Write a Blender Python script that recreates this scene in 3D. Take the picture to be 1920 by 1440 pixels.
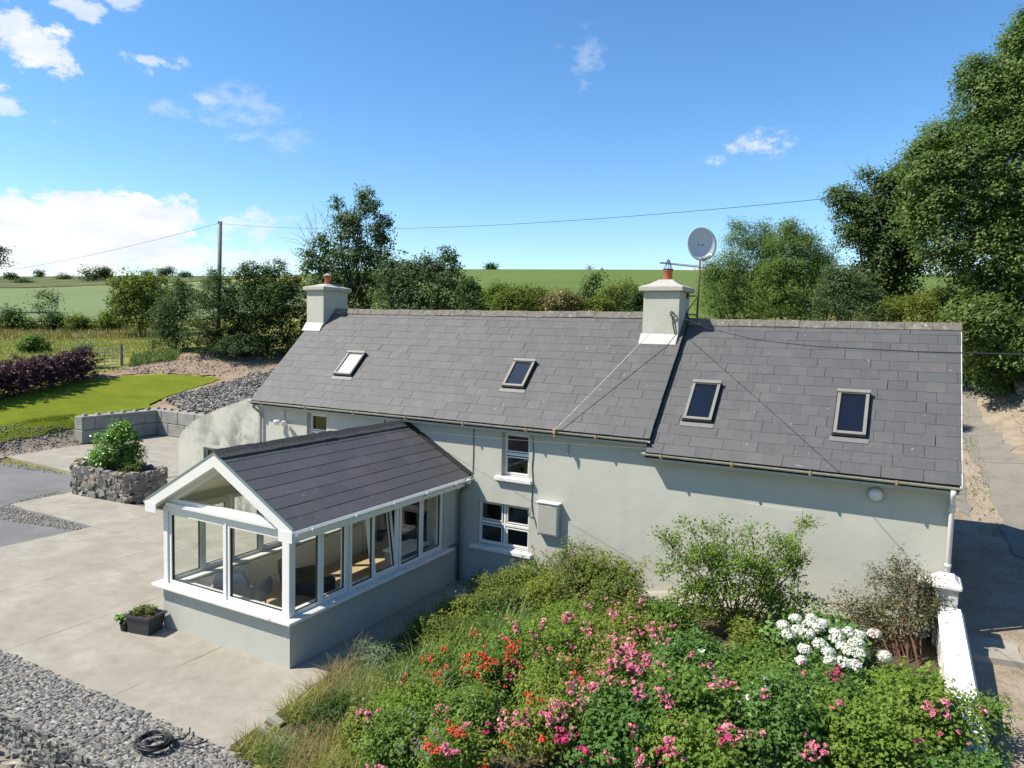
import bpy, math, random
import numpy as np
from mathutils import Vector, Matrix
from mathutils.geometry import delaunay_2d_cdt

# ---------------------------------------------------------------- scene, camera, light
for o in list(bpy.data.objects): bpy.data.objects.remove(o)
SC = bpy.context.scene
COL = SC.collection
CAM_F, CAM_YAW, CAM_PITCH, CAM_ROLL = 1337.24, -28.544, 4.269, 1.478
CAM_POS = np.array([8.419, -13.289, 5.6])
_y, _p, _r = np.radians([CAM_YAW, CAM_PITCH, CAM_ROLL])
CF = np.array([np.sin(_y)*np.cos(_p), np.cos(_y)*np.cos(_p), -np.sin(_p)])
CR = np.array([np.cos(_y), -np.sin(_y), 0.0]); CU = np.cross(CR, CF)
CR, CU = CR*np.cos(_r)+CU*np.sin(_r), -CR*np.sin(_r)+CU*np.cos(_r)
cam = bpy.data.cameras.new('camera'); camo = bpy.data.objects.new('camera', cam); COL.objects.link(camo)
camo.matrix_world = Matrix(((CR[0], CU[0], -CF[0], CAM_POS[0]), (CR[1], CU[1], -CF[1], CAM_POS[1]), (CR[2], CU[2], -CF[2], CAM_POS[2]), (0, 0, 0, 1)))
cam.sensor_fit = 'HORIZONTAL'; cam.sensor_width = 36; cam.lens = 36*CAM_F/1920
cam.clip_start = 0.1; cam.clip_end = 5000
SC.camera = camo
SC.view_settings.view_transform = 'Standard'; SC.view_settings.look = 'None'
SC.view_settings.gamma = 1; SC.view_settings.use_curve_mapping = False
SC.view_settings.exposure = 0.80
SC.render.resolution_x = 1024; SC.render.resolution_y = 768

SUN_TO = np.array([-1.0, -0.75, 1.5]); SUN_TO /= np.linalg.norm(SUN_TO)
sun = bpy.data.lights.new('sun', 'SUN'); suno = bpy.data.objects.new('sun', sun); COL.objects.link(suno)
sun.energy = 5.0; sun.angle = math.radians(0.5); sun.color = (1.0, 0.93, 0.80)
suno.rotation_euler = Vector(SUN_TO).to_track_quat('Z', 'Y').to_euler(); suno.location = (0, 0, 40)

def ray(px, py): return CF+CR*(px-960)/CAM_F-CU*(py-720)/CAM_F
def atz(px, py, z=0.0): d = ray(px, py); return CAM_POS+d*(z-CAM_POS[2])/d[2]
def aty(px, py, y=0.0): d = ray(px, py); return CAM_POS+d*(y-CAM_POS[1])/d[1]
def atx(px, py, x=0.0): d = ray(px, py); return CAM_POS+d*(x-CAM_POS[0])/d[0]
def atd(px, py, t): return CAM_POS+ray(px, py)*t
def mpp(t): return t/CAM_F       # metres in one photo pixel at depth t

# ---- world
W = bpy.data.worlds.new('World'); SC.world = W; W.use_nodes = True
nt = W.node_tree; nt.nodes.clear()
def N(t, **k):
    n = nt.nodes.new(t)
    for a, v in k.items(): setattr(n, a, v)
    return n
def wmath(op, a, b=None, c=None, clamp=False):
    n = N('ShaderNodeMath', operation=op, use_clamp=clamp)
    for i, v in enumerate((a, b, c)):
        if v is None: continue
        if isinstance(v, (int, float)): n.inputs[i].default_value = v
        else: nt.links.new(v, n.inputs[i])
    return n.outputs[0]
sky = N('ShaderNodeTexSky', sky_type='NISHITA'); sky.sun_disc = False
sky.sun_elevation = math.asin(SUN_TO[2]); sky.sun_rotation = math.atan2(SUN_TO[0], SUN_TO[1])
sky.altitude = 50; sky.air_density = 1.0; sky.dust_density = 0.1; sky.ozone_density = 3.2
tc = N('ShaderNodeTexCoord')
D = tc.outputs['Generated']
def vdot(v):
    n = N('ShaderNodeVectorMath', operation='DOT_PRODUCT'); nt.links.new(D, n.inputs[0]); n.inputs[1].default_value = tuple(v)
    return n.outputs['Value']
def noise(scale, detail=6, rough=.6, off=(0, 0, 0), stretch=(1, 1, 1)):
    m = N('ShaderNodeMapping'); nt.links.new(D, m.inputs[0]); m.inputs['Location'].default_value = off; m.inputs['Scale'].default_value = stretch
    n = N('ShaderNodeTexNoise'); nt.links.new(m.outputs[0], n.inputs['Vector'])
    n.inputs['Scale'].default_value = scale; n.inputs['Detail'].default_value = detail; n.inputs['Roughness'].default_value = rough
    return n.outputs['Fac']
nz1 = noise(9.0, 7, .64, (0, 0, 0), (1, 1, 1.7)); nz2 = noise(30, 6, .65, (3, 1, 2), (1, 1, 1.8)); nz3 = noise(9, 5, .6, (7, 2, 5), (1, 1, 3.0))
wob = wmath('ADD', wmath('MULTIPLY', wmath('SUBTRACT', nz1, .5), 3.2), wmath('MULTIPLY', wmath('SUBTRACT', nz2, .5), 1.5))
wob2 = wmath('ADD', wmath('MULTIPLY', wmath('SUBTRACT', nz1, .52), 4.0), wmath('MULTIPLY', wmath('SUBTRACT', nz2, .52), 5.0))
wob1p = wmath('ADD', wob, 1.0); wob21p = wmath('ADD', wob2, 1.0)
UP = np.array([0, 0, 1.0])
# cloud banks: direction (as seen in the photograph), half width, half height (tan), density, wobble, wispy
clouds = [
 (110, 440, 230, 66, 1.0, 1), (300, 420, 120, 46, 1.0, 1), (240, 470, 260, 40, .95, 1), (420, 430, 90, 40, .55, 1), (430, 485, 130, 34, .7, 1), (-160, 450, 240, 80, 1.0, 1), (40, 492, 220, 22, .8, 1),
 (60, 92, 74, 42, .95, 1), (25, 45, 50, 36, .85, 1), (-60, 110, 70, 60, .9, 1), (150, 10, 50, 20, .75, 1), (225, -6, 42, 16, .6, 1), (277, 112, 46, 17, .9, 0), (277, 113, 30, 10, .6, 1), (8, 200, 34, 22, .6, 1), (72, 162, 24, 13, .3, 0), (102, 228, 26, 11, .6, 0),
 (1090, 108, 38, 36, .28, 0), (1440, 276, 66, 22, .75, 0), (1475, 272, 60, 16, .5, 0), (1350, 305, 48, 15, .65, 0), (465, 215, 75, 40, .26, 0), (530, 264, 50, 28, .2, 0), (290, 202, 52, 14, .26, 0), (388, 186, 18, 9, .4, 0), (540, 407, 26, 10, .5, 0), (1720, 500, 80, 22, .6, 1), (1300, 505, 36, 12, .8, 1),
]
rc = random.Random(5)
for k in range(8):     # the same scattered fair-weather clouds all round, outside the picture
    az = math.radians(22+k*31+rc.uniform(-6, 6)); el = math.radians(rc.uniform(9, 40))
    clouds.append((None, np.array([math.sin(az)*math.cos(el), math.cos(az)*math.cos(el), math.sin(el)]), rc.uniform(60, 190), rc.uniform(18, 50), rc.uniform(.5, .95), 1))
tot = None
for c in clouds:
    if c[0] is None: d = c[1]
    else: d = ray(c[0], c[1]); d = d/np.linalg.norm(d)
    e1 = np.cross(d, UP); e1 /= np.linalg.norm(e1); e2 = np.cross(e1, d)
    mp = N('ShaderNodeMapping', vector_type='TEXTURE'); nt.links.new(D, mp.inputs[0]); mp.inputs['Location'].default_value = tuple(d)
    mp.inputs['Rotation'].default_value = Matrix((e1, e2, d)).transposed().to_euler('XYZ'); mp.inputs['Scale'].default_value = (c[2]/CAM_F, c[3]/CAM_F, .5)
    ln = N('ShaderNodeVectorMath', operation='LENGTH'); nt.links.new(mp.outputs[0], ln.inputs[0]); q = ln.outputs['Value']
    val = wmath('SUBTRACT', wob1p if c[5] else wob21p, q)
    m = N('ShaderNodeMapRange', interpolation_type='SMOOTHSTEP')
    nt.links.new(val, m.inputs['Value']); m.inputs['From Min'].default_value = 0.0; m.inputs['From Max'].default_value = 0.42 if c[5] else 1.5
    m.inputs['To Min'].default_value = 0; m.inputs['To Max'].default_value = c[4]
    lim = wmath('MULTIPLY', m.outputs[0], wmath('MULTIPLY', wmath('SUBTRACT', 1.45, q, clamp=True), 2.2, clamp=True))
    tot = lim if tot is None else wmath('MAXIMUM', tot, lim)
ccol = N('ShaderNodeMix', data_type='RGBA'); ccol.inputs['A'].default_value = (4.2, 4.55, 5.0, 1); ccol.inputs['B'].default_value = (5.25, 5.25, 5.2, 1)
cr = N('ShaderNodeMapRange'); nt.links.new(nz3, cr.inputs['Value']); cr.inputs['From Min'].default_value = .36; cr.inputs['From Max'].default_value = .56
nt.links.new(cr.outputs[0], ccol.inputs['Factor'])
mx = N('ShaderNodeMix', data_type='RGBA'); nt.links.new(tot, mx.inputs['Factor'])
hs = N('ShaderNodeHueSaturation'); nt.links.new(sky.outputs[0], hs.inputs['Color']); hs.inputs['Saturation'].default_value = 1.22; hs.inputs['Value'].default_value = 1.0
nt.links.new(hs.outputs[0], mx.inputs['A']); nt.links.new(ccol.outputs['Result'], mx.inputs['B'])
bg = N('ShaderNodeBackground'); nt.links.new(mx.outputs['Result'], bg.inputs[0]); bg.inputs[1].default_value = 0.115
W.cycles.sampling_method = 'MANUAL'; W.cycles.sample_map_resolution = 256
wo = N('ShaderNodeOutputWorld'); nt.links.new(bg.outputs[0], wo.inputs[0])

# ---------------------------------------------------------------- materials
class MT:
    def __init__(s, name):
        s.m = bpy.data.materials.new(name); s.m.use_nodes = True; s.t = s.m.node_tree; s.t.nodes.clear()
        s.out = s.n('ShaderNodeOutputMaterial'); s.b = s.n('ShaderNodeBsdfPrincipled'); s.l(s.b.outputs[0], s.out.inputs[0])
        s.tc = s.n('ShaderNodeTexCoord'); s.geo = None
    def n(s, t, **k):
        n = s.t.nodes.new(t)
        for a, v in k.items(): setattr(n, a, v)
        return n
    def l(s, a, b): s.t.links.new(a, b)
    def pos(s):
        if s.geo is None: s.geo = s.n('ShaderNodeNewGeometry')
        return s.geo.outputs['Position']
    def noise(s, scale, detail=5, rough=.55, stretch=None, vec=None, dist=0):
        v = vec or s.pos()
        if stretch:
            m = s.n('ShaderNodeMapping'); s.l(v, m.inputs[0]); m.inputs['Scale'].default_value = stretch; v = m.outputs[0]
        n = s.n('ShaderNodeTexNoise'); s.l(v, n.inputs['Vector']); n.inputs['Scale'].default_value = scale; n.inputs['Detail'].default_value = detail
        n.inputs['Roughness'].default_value = rough; n.inputs['Distortion'].default_value = dist
        return n.outputs['Fac']
    def ramp(s, f, stops):
        r = s.n('ShaderNodeValToRGB'); s.l(f, r.inputs[0]); e = r.color_ramp.elements
        while len(e) < len(stops): e.new(.5)
        for q, (p, c) in zip(e, stops): q.position = p; q.color = (*c, 1) if len(c) == 3 else c
        return r.outputs[0]
    def mix(s, f, a, b, mode='MIX'):
        m = s.n('ShaderNodeMix', data_type='RGBA', blend_type=mode)
        for sock, v in (('Factor', f), ('A', a), ('B', b)):
            if isinstance(v, (int, float)): m.inputs[sock].default_value = v
            elif isinstance(v, tuple): m.inputs[sock].default_value = (*v, 1) if len(v) == 3 else v
            else: s.l(v, m.inputs[sock])
        return m.outputs['Result']
    def mapr(s, f, a, b, c=0., d=1.):
        m = s.n('ShaderNodeMapRange'); s.l(f, m.inputs[0])
        for i, v in zip(('From Min', 'From Max', 'To Min', 'To Max'), (a, b, c, d)): m.inputs[i].default_value = v
        return m.outputs[0]
    def math(s, op, a, b):
        n = s.n('ShaderNodeMath', operation=op)
        for i, v in enumerate((a, b)):
            if isinstance(v, (int, float)): n.inputs[i].default_value = v
            else: s.l(v, n.inputs[i])
        return n.outputs[0]
    def col(s, c):
        if isinstance(c, tuple): s.b.inputs['Base Color'].default_value = (*c, 1)
        else: s.l(c, s.b.inputs['Base Color'])
    def bump(s, h, strength=.3, dist=.02, prev=None):
        b = s.n('ShaderNodeBump'); b.inputs['Strength'].default_value = strength; b.inputs['Distance'].default_value = dist; s.l(h, b.inputs['Height'])
        if prev: s.l(prev, b.inputs['Normal'])
        s.l(b.outputs[0], s.b.inputs['Normal']); return b.outputs[0]
    def rough(s, r, spec=.5):
        s.b.inputs['Roughness'].default_value = r; s.b.inputs['Specular IOR Level'].default_value = spec

M = {}
def simple(name, c, r=.6, spec=.4, var=.12, scale=6, bump=.1, metal=0, bs=60):
    t = MT(name); f = t.noise(scale, 6, .6)
    lo = tuple(x*(1-var) for x in c); hi = tuple(min(1, x*(1+var)) for x in c)
    t.col(t.ramp(f, [(.3, lo), (.7, hi)])); t.rough(r, spec); t.b.inputs['Metallic'].default_value = metal
    if bump: t.bump(t.noise(bs, 4, .6), bump, .01)
    M[name] = t.m; return t

def wallmat(name, c, stain=.0, dirt=(.25, .25, .22)):
    t = MT(name)
    f1 = t.noise(.9, 5, .55); f2 = t.noise(9, 6, .65)
    a = t.mix(t.mapr(f1, .3, .7), tuple(x*.93 for x in c), tuple(x*1.04 for x in c))
    a = t.mix(t.mapr(f2, .35, .75, 0, .35), a, tuple(x*.9 for x in c))
    # faint rain streaks
    st = t.noise(2.2, 5, .6, (1, 1, .12)); a = t.mix(t.mapr(st, .52, .75, 0, .28), a, tuple(x*.76 for x in c)); st2 = t.noise(7, 6, .7, (1, 1, .06)); a = t.mix(t.mapr(st2, .58, .75, 0, .22), a, tuple(x*.7 for x in c)); bl_ = t.noise(3.2, 7, .7); a = t.mix(t.mapr(bl_, .56, .72, 0, .22), a, tuple(min(1, x*1.2) for x in c))
    if stain:
        s1 = t.noise(1.7, 8, .72); s2 = t.noise(.5, 3, .5)
        k = t.math('MULTIPLY', t.mapr(s1, .44, .55), t.mapr(s2, .36, .52, 0, stain)); a = t.mix(k, a, dirt)
    t.col(a); t.rough(.85, .25)
    n = t.bump(t.noise(1.6, 3, .5), .35, .05); t.bump(t.noise(45, 4, .6), .12, .006, n)
    M[name] = t.m
wallmat('render_grey', (.402, .397, .348))
wallmat('render_old', (.45, .435, .38), 1.0, (.20, .197, .175))

def slatemat(name, island, lo, hi, brown=.5):
    t = MT(name)
    if island:
        g = t.n('ShaderNodeNewGeometry'); rnd = g.outputs['Random Per Island']
    else:
        g = t.n('ShaderNodeObjectInfo'); rnd = g.outputs['Random']
    c = t.ramp(rnd, [(0, lo), (.25, tuple(.62*a+.38*b for a, b in zip(lo, hi))), (.55, tuple(.5*a+.5*b for a, b in zip(lo, hi))), (.8, hi), (1, (hi[0]*1.06, hi[1]*.97, hi[2]*.93))])
    f = t.noise(2.0, 6, .6); c = t.mix(t.mapr(f, .3, .7, 0, .5), c, tuple(x*.72 for x in lo))
    f2 = t.noise(26, 6, .7); c = t.mix(t.mapr(f2, .35, .7, 0, .35), c, tuple(min(1, x*1.25) for x in hi))
    lw_ = t.noise(3.1, 8, .72); c = t.mix(t.mapr(lw_, .55, .75, 0, .22), c, (.125, .123, .115)); sp = t.noise(13, 2, .5); c = t.mix(t.mapr(sp, .72, .75, 0, .5), c, (.30, .30, .27))     # lichen
    wn = t.n('ShaderNodeTexWhiteNoise'); 
    t.col(c); t.rough(.62, .38); t.bump(t.noise(70, 4, .6), .25, .004)
    M[name] = t.m
slatemat('slate', False, (.059, .059, .062), (.080, .079, .083))
slatemat('slate_many', True, (.059, .059, .062), (.080, .079, .083))
slatemat('slate_new', False, (.060, .059, .064), (.080, .078, .085))
simple('roof_felt', (.02, .02, .022), .9, .1)

def stonemat(name, stops, island):
    t = MT(name)
    if island: rnd = t.n('ShaderNodeNewGeometry').outputs['Random Per Island']
    else: rnd = t.n('ShaderNodeObjectInfo').outputs['Random']
    c = t.ramp(rnd, stops); f = t.noise(18, 5, .65); c = t.mix(t.mapr(f, .3, .75, 0, .6), c, tuple(.6*x for x in stops[1][1]))
    t.col(c); t.rough(.8, .3); t.bump(t.noise(60, 4, .6), .3, .006); M[name] = t.m
SL = [(0, (.085, .083, .078)), (.3, (.165, .161, .149)), (.6, (.235, .228, .208)), (.85, (.315, .302, .275)), (.95, (.225, .172, .122)), (1, (.40, .385, .35))]
stonemat('chip', SL, False); stonemat('chip_many', SL, True)
SG = [(0, (0.111, 0.102, 0.093)), (.3, (0.187, 0.170, 0.149)), (.6, (0.255, 0.234, 0.200)), (.85, (0.340, 0.315, 0.272)), (1, (0.289, 0.212, 0.136))]
stonemat('cobble', SG, False); stonemat('cobble_many', SG, True)

t = simple('ridge_tile', (.135, .125, .11), .9, .2, .35, 14, .4); t.col(t.mix(t.mapr(t.noise(11, 6, .7), .58, .66, 0, .7), t.ramp(t.noise(9, 6, .6), [(.3, (.09, .083, .073)), (.7, (.17, .155, .135))]), (.36, .35, .31)))
simple('ridge_dark', (.075, .07, .068), .85, .2, .35, 18, .4)
simple('white_upvc', (0.614, 0.609, 0.595), .32, .5, .03, 3, 0)
simple('white_paint', (0.595, 0.581, 0.549), .7, .3, .07, 5, .2)
t = simple('white_wall', (.76, .75, .72), .85, .2, .06, 4, .3)
k = t.mapr(t.noise(4.5, 8, .75), .54, .62, 0, .8); t.col(t.mix(k, t.ramp(t.noise(3, 4), [(.3, (.58, .565, .53)), (.7, (.68, .665, .63))]), (.26, .24, .21)))
simple('trim_grey', (.31, .305, .275), .6, .3, .05, 3, 0)
simple('gutter_tan', (.42, .39, .32), .5, .4, .15, 9, .1)
simple('brass', (.34, .22, .10), .45, .5, .2, 30, 0)
simple('pipe_white', (0.522, 0.504, 0.495), .4, .4, .05, 3, 0)
simple('pipe_grey', (.10, .11, .115), .4, .4, .05, 3, 0)
simple('lead', (0.289, 0.289, 0.285), .45, .5, .1, 12, .1)
simple('lead_dark', (.13, .13, .132), .5, .4, .1, 12, .1)
simple('skylight_frame', (.165, .16, .14), .55, .4, .08, 8, .05)
simple('skylight_dark', (.012, .012, .013), .6, .3)
simple('terracotta', (.36, .105, .055), .8, .25, .25, 14, .2)
simple('chimney_cap', (0.357, 0.340, 0.306), .9, .2, .12, 10, .3)
simple('black_metal', (.02, .02, .02), .45, .4, .1, 8, 0)
simple('rust_metal', (.10, .055, .03), .7, .3, .4, 20, .2)
simple('dish_grey', (.42, .45, .50), .45, .4, .04, 3, 0)
simple('cable_black', (.015, .015, .016), .5, .4, 0, 3, 0)
simple('cable_white', (.36, .36, .34), .6, .3, .3, 40, 0)
simple('wire_steel', (.10, .10, .10), .5, .5, .1, 20, 0, .6)
simple('timber_pole', (.13, .115, .095), .85, .2, .2, 8, .3)
simple('timber_post', (.20, .165, .12), .9, .2, .25, 12, .3)
simple('galv_gate', (.17, .24, .22), .55, .4, .12, 12, 0)
simple('bark', (.085, .07, .055), .9, .15, .35, 6, .6, 0, 14)
simple('bark_pale', (.16, .145, .12), .9, .15, .3, 8, .5, 0, 16)
simple('stem', (.10, .085, .04), .8, .2, .3, 8, 0)
simple('stem_red', (.13, .07, .045), .8, .2, .3, 8, 0)
simple('floor_brown', (.44, .32, .20), .5, .4, .15, 3, 0)
simple('ceiling_cream', (.80, .77, .69), .8, .2, .03, 2, 0)
simple('plaster_in', (.74, .70, .60), .85, .2, .03, 2, 0)
simple('room_dark', (.20, .185, .16), .9, .1, .1, 2, 0)
simple('fabric_grey', (.30, .315, .31), .95, .1, .1, 30, .3, 0, 160)
simple('fabric_dark', (.06, .062, .065), .95, .1, .15, 30, .3, 0, 160)
simple('table_wood', (.17, .12, .08), .45, .4, .2, 6, 0)
simple('pot_black', (.035, .036, .042), .5, .4, .15, 8, .05)
simple('soil', (.06, .045, .032), .95, .1, .4, 14, .6)
simple('verge_green', (.16, .22, .20), .5, .4, .05, 5, 0)
simple('bulkhead', (.55, .56, .54), .3, .5, .06, 20, 0)

def glassmat(name, tint, ior=1.45, rough=0.0, film=.0):
    t = MT(name); t.t.nodes.remove(t.b)
    tr = t.n('ShaderNodeBsdfTransparent'); tr.inputs[0].default_value = (*tint, 1)
    gl = t.n('ShaderNodeBsdfGlossy'); gl.inputs['Roughness'].default_value = rough; gl.inputs[0].default_value = (1, 1, 1, 1)
    lw = t.n('ShaderNodeLayerWeight'); lw.inputs[0].default_value = .5
    mixs = t.n('ShaderNodeMixShader'); f = t.math('ADD', t.math('MULTIPLY', t.math('POWER', lw.outputs['Facing'], ior), .9), film)
    t.l(f, mixs.inputs[0]); t.l(tr.outputs[0], mixs.inputs[1]); t.l(gl.outputs[0], mixs.inputs[2]); t.l(mixs.outputs[0], t.out.inputs[0]); M[name] = t.m
glassmat('glass', (.97, .985, .975), 5.0, 0, .025)
glassmat('glass_dark', (.55, .58, .58), 4.0, 0, .07)
glassmat('glass_sky', (.62, .62, .63), 4.0, .03, .055)

def concretemat():
    t = MT('concrete'); f1 = t.noise(.33, 6, .6); f2 = t.noise(1.7, 8, .68, (1, 1.0, 1)); f3 = t.noise(30, 4, .6)
    c = t.ramp(f1, [(.28, (0.221, 0.201, 0.164)), (.5, (0.271, 0.248, 0.205)), (.75, (0.320, 0.295, 0.246))])
    c = t.mix(t.mapr(t.noise(.8, 7, .7), .5, .68, 0, .6), c, (.36, .34, .295)); c = t.mix(t.mapr(t.noise(4.5, 8, .75), .52, .72, 0, .5), c, (.19, .165, .13)); c = t.mix(t.mapr(f2, .42, .68, 0, .75), c, (0.184, 0.168, 0.138)); c = t.mix(t.mapr(f3, .3, .7, 0, .22), c, (0.344, 0.324, 0.279))
    st = t.noise(.55, 4, .55, (.25, 2.6, 1)); c = t.mix(t.mapr(st, .56, .74, 0, .4), c, (0.189, 0.168, 0.135))
    t.col(c); t.rough(.9, .2); n = t.bump(t.noise(3, 5, .6), .15, .02); t.bump(t.noise(120, 3, .6), .25, .003, n); M['concrete'] = t.m
concretemat()
def blockmat():
    t = MT('concrete_block'); f = t.noise(1.6, 7, .66); rnd = t.n('ShaderNodeObjectInfo').outputs['Random']
    c = t.ramp(f, [(.3, (0.164, 0.156, 0.138)), (.55, (0.254, 0.244, 0.217)), (.75, (0.303, 0.291, 0.262))]); c = t.mix(t.mapr(rnd, 0, 1, 0, .35), c, (0.271, 0.262, 0.246))
    t.col(c); t.rough(.9, .2); t.bump(t.noise(25, 5, .65), .3, .01); M['concrete_block'] = t.m
blockmat()
def asphaltmat():
    t = MT('asphalt'); f = t.noise(.5, 7, .62); f2 = t.noise(45, 4, .7)
    c = t.ramp(f, [(.3, (0.094, 0.092, 0.092)), (.55, (0.135, 0.133, 0.131)), (.8, (0.176, 0.168, 0.156))]); c = t.mix(t.mapr(f2, .35, .7, 0, .4), c, (0.246, 0.242, 0.234))
    t.col(c); t.rough(.9, .2); t.bump(t.noise(90, 3, .7), .4, .006); M['asphalt'] = t.m
    t = MT('lane_tarmac'); f = t.noise(1.4, 8, .7); f2 = t.noise(60, 4, .7)
    c = t.ramp(f, [(.3, (.115, .105, .09)), (.5, (.165, .152, .132)), (.68, (.19, .165, .135)), (.8, (.21, .18, .145))]); c = t.mix(t.mapr(f2, .35, .7, 0, .4), c, (.26, .24, .21))
    t.col(c); t.rough(.92, .15); t.bump(t.noise(90, 3, .7), .4, .006); M['lane_tarmac'] = t.m
asphaltmat()
def groundmat(name, stops, sc=1.2, fine=22, fc=(.2, .17, .1), ff=.4, bump=.6, bd=.05, stretch=None):
    t = MT(name); f = t.noise(sc, 8, .66, stretch); c = t.ramp(f, stops); f2 = t.noise(fine, 5, .7, stretch); c = t.mix(t.mapr(f2, .4, .7, 0, ff), c, fc)
    t.col(c); t.rough(.95, .1); n = t.bump(t.noise(sc*4, 5, .6), bump*.6, bd*2); t.bump(t.noise(fine, 5, .7), bump, bd, n); M[name] = t.m
groundmat('meadow', [(.25, (.11, .135, .03)), (.45, (.18, .185, .045)), (.6, (.25, .22, .07)), (.8, (.31, .25, .11))], .35, 5, (.10, .125, .028), .5)
groundmat('dirt', [(.25, (.12, .085, .055)), (.45, (.21, .15, .10)), (.62, (.27, .205, .145)), (.8, (.20, .18, .085))], .8, 12, (.34, .29, .23), .5)
groundmat('verge_dirt', [(.25, (.13, .10, .07)), (.45, (.22, .17, .12)), (.62, (.28, .235, .18)), (.8, (.16, .17, .06))], 1.6, 20, (.36, .32, .27), .5)
groundmat('lawn', [(.2, (.085, .118, .008)), (.42, (.12, .155, .010)), (.6, (.155, .18, .013)), (.8, (.19, .195, .03))], .7, 26, (.07, .10, .008), .65, .5, .03)
groundmat('field', [(.2, (.095, .135, .055)), (.5, (.125, .165, .07)), (.8, (.155, .185, .082))], .06, 2.2, (.17, .195, .10), .5, .5, .1, (1, .25, 1))
groundmat('field_hill', [(.2, (.06, .105, .022)), (.5, (.083, .13, .028)), (.8, (.115, .152, .04))], .05, 2.0, (.125, .15, .055), .55, .5, .1, (1, .3, 1))
groundmat('scrub', [(.25, (.035, .06, .02)), (.45, (.07, .10, .035)), (.58, (.15, .125, .06)), (.66, (.075, .105, .035)), (.8, (.11, .13, .05))], .15, 1.2, (.05, .08, .025), .5)
groundmat('bed_soil', [(.3, (.05, .04, .028)), (.6, (.085, .065, .045)), (.8, (.10, .085, .05))], 2, 20, (.14, .11, .07), .4)

def leafmat(name, a, b, c=None, trans=.28, rough=.5, spec=.3):
    t = MT(name); at = t.n('ShaderNodeAttribute', attribute_name='tint')
    stops = [(0, a), (1, b)] if c is None else [(0, a), (.72, b), (1, c)]
    cc = t.ramp(at.outputs['Fac'], stops); t.col(cc); t.rough(rough, spec)
    tr = t.n('ShaderNodeBsdfTranslucent'); t.l(t.mix(1.0, cc, (1.0, 1.25, .55), 'MULTIPLY'), tr.inputs[0])
    ms = t.n('ShaderNodeMixShader'); ms.inputs[0].default_value = trans
    t.l(t.b.outputs[0], ms.inputs[1]); t.l(tr.outputs[0], ms.inputs[2]); t.l(ms.outputs[0], t.out.inputs[0]); M[name] = t.m
leafmat('leaf_ash', (.048, .084, .019), (.135, .195, .050), (.225, .275, .085), .42, .5, .25)
leafmat('leaf_dark', (.020, .042, .011), (.055, .096, .024), (.10, .15, .038), .3, .6, .12)
leafmat('leaf_grey', (.038, .064, .026), (.092, .132, .055), (.15, .19, .085), .3, .6, .12)
leafmat('leaf_olive', (.058, .082, .014), (.14, .17, .03), (.22, .225, .05), .36, .6, .12)
leafmat('leaf_willow', (.055, .095, .022), (.135, .20, .05), (.22, .28, .08), .38, .6, .12)
leafmat('leaf_laurel', (.06, .14, .02), (.15, .28, .035), (.28, .40, .06), .28, .35, .5)
leafmat('leaf_rose', (.050, .105, .018), (.145, .235, .042), (.26, .335, .08), .40, .55, .18)
leafmat('leaf_rose_yellow', (.085, .12, .022), (.20, .24, .045), (.29, .22, .08), .38, .6, .12)
leafmat('leaf_brown', (0.081, 0.063, 0.029), (0.161, 0.115, 0.052), (0.138, 0.172, 0.052), .2)
leafmat('leaf_mixed', (.05, .085, .02), (.14, .18, .04), (.21, .125, .05), .35, .6, .12)
leafmat('leaf_purple', (0.027, 0.013, 0.018), (0.083, 0.027, 0.045), (0.150, 0.060, 0.083), .15)
leafmat('leaf_hydrangea', (0.057, 0.127, 0.029), (0.127, 0.230, 0.057), (0.207, 0.310, 0.092))
leafmat('blade_green', (0.063, 0.117, 0.023), (0.144, 0.207, 0.054), (0.270, 0.279, 0.099))
leafmat('blade_straw', (0.144, 0.126, 0.045), (0.270, 0.225, 0.090), (0.324, 0.198, 0.081))
leafmat('blade_grey', (0.108, 0.153, 0.090), (0.198, 0.252, 0.162), None)
leafmat('heather', (.10, .11, .035), (.20, .16, .06), (.26, .11, .07))
leafmat('petal_pink', (.46, .075, .15), (.62, .20, .27), (.68, .40, .42), .2)
leafmat('petal_deep', (0.378, 0.027, 0.108), (0.540, 0.054, 0.171), None, .2)
leafmat('petal_red', (0.495, 0.027, 0.016), (0.648, 0.063, 0.027), (0.558, 0.090, 0.090), .2)
leafmat('petal_white', (.50, .52, .42), (.70, .69, .63), (.75, .745, .71), .15)
leafmat('petal_blush', (0.594, 0.468, 0.432), (0.684, 0.576, 0.540), None, .15)
leafmat('petal_magenta', (0.198, 0.009, 0.054), (0.306, 0.018, 0.090), None, .2)
leafmat('petal_mauve', (0.270, 0.180, 0.288), (0.396, 0.297, 0.405), None, .2)
leafmat('lawn_blade', (.085, .125, .008), (.14, .175, .012), (.20, .215, .03), .3, .7, .1)
leafmat('blade_olive', (.15, .165, .03), (.28, .275, .07), (.36, .30, .11))
leafmat('leaf_fresh', (.078, .135, .022), (.185, .265, .045), (.29, .34, .085), .45, .6, .12)
leafmat('leaf_dark2', (.034, .060, .017), (.088, .135, .038), (.155, .20, .06), .36, .5, .2)
leafmat('leaf_rose2', (.034, .086, .018), (.105, .20, .04), (.21, .31, .078), .38, .5, .2)
leafmat('leaf_brownish', (.06, .06, .028), (.13, .13, .055), (.19, .12, .06), .25)
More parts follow.
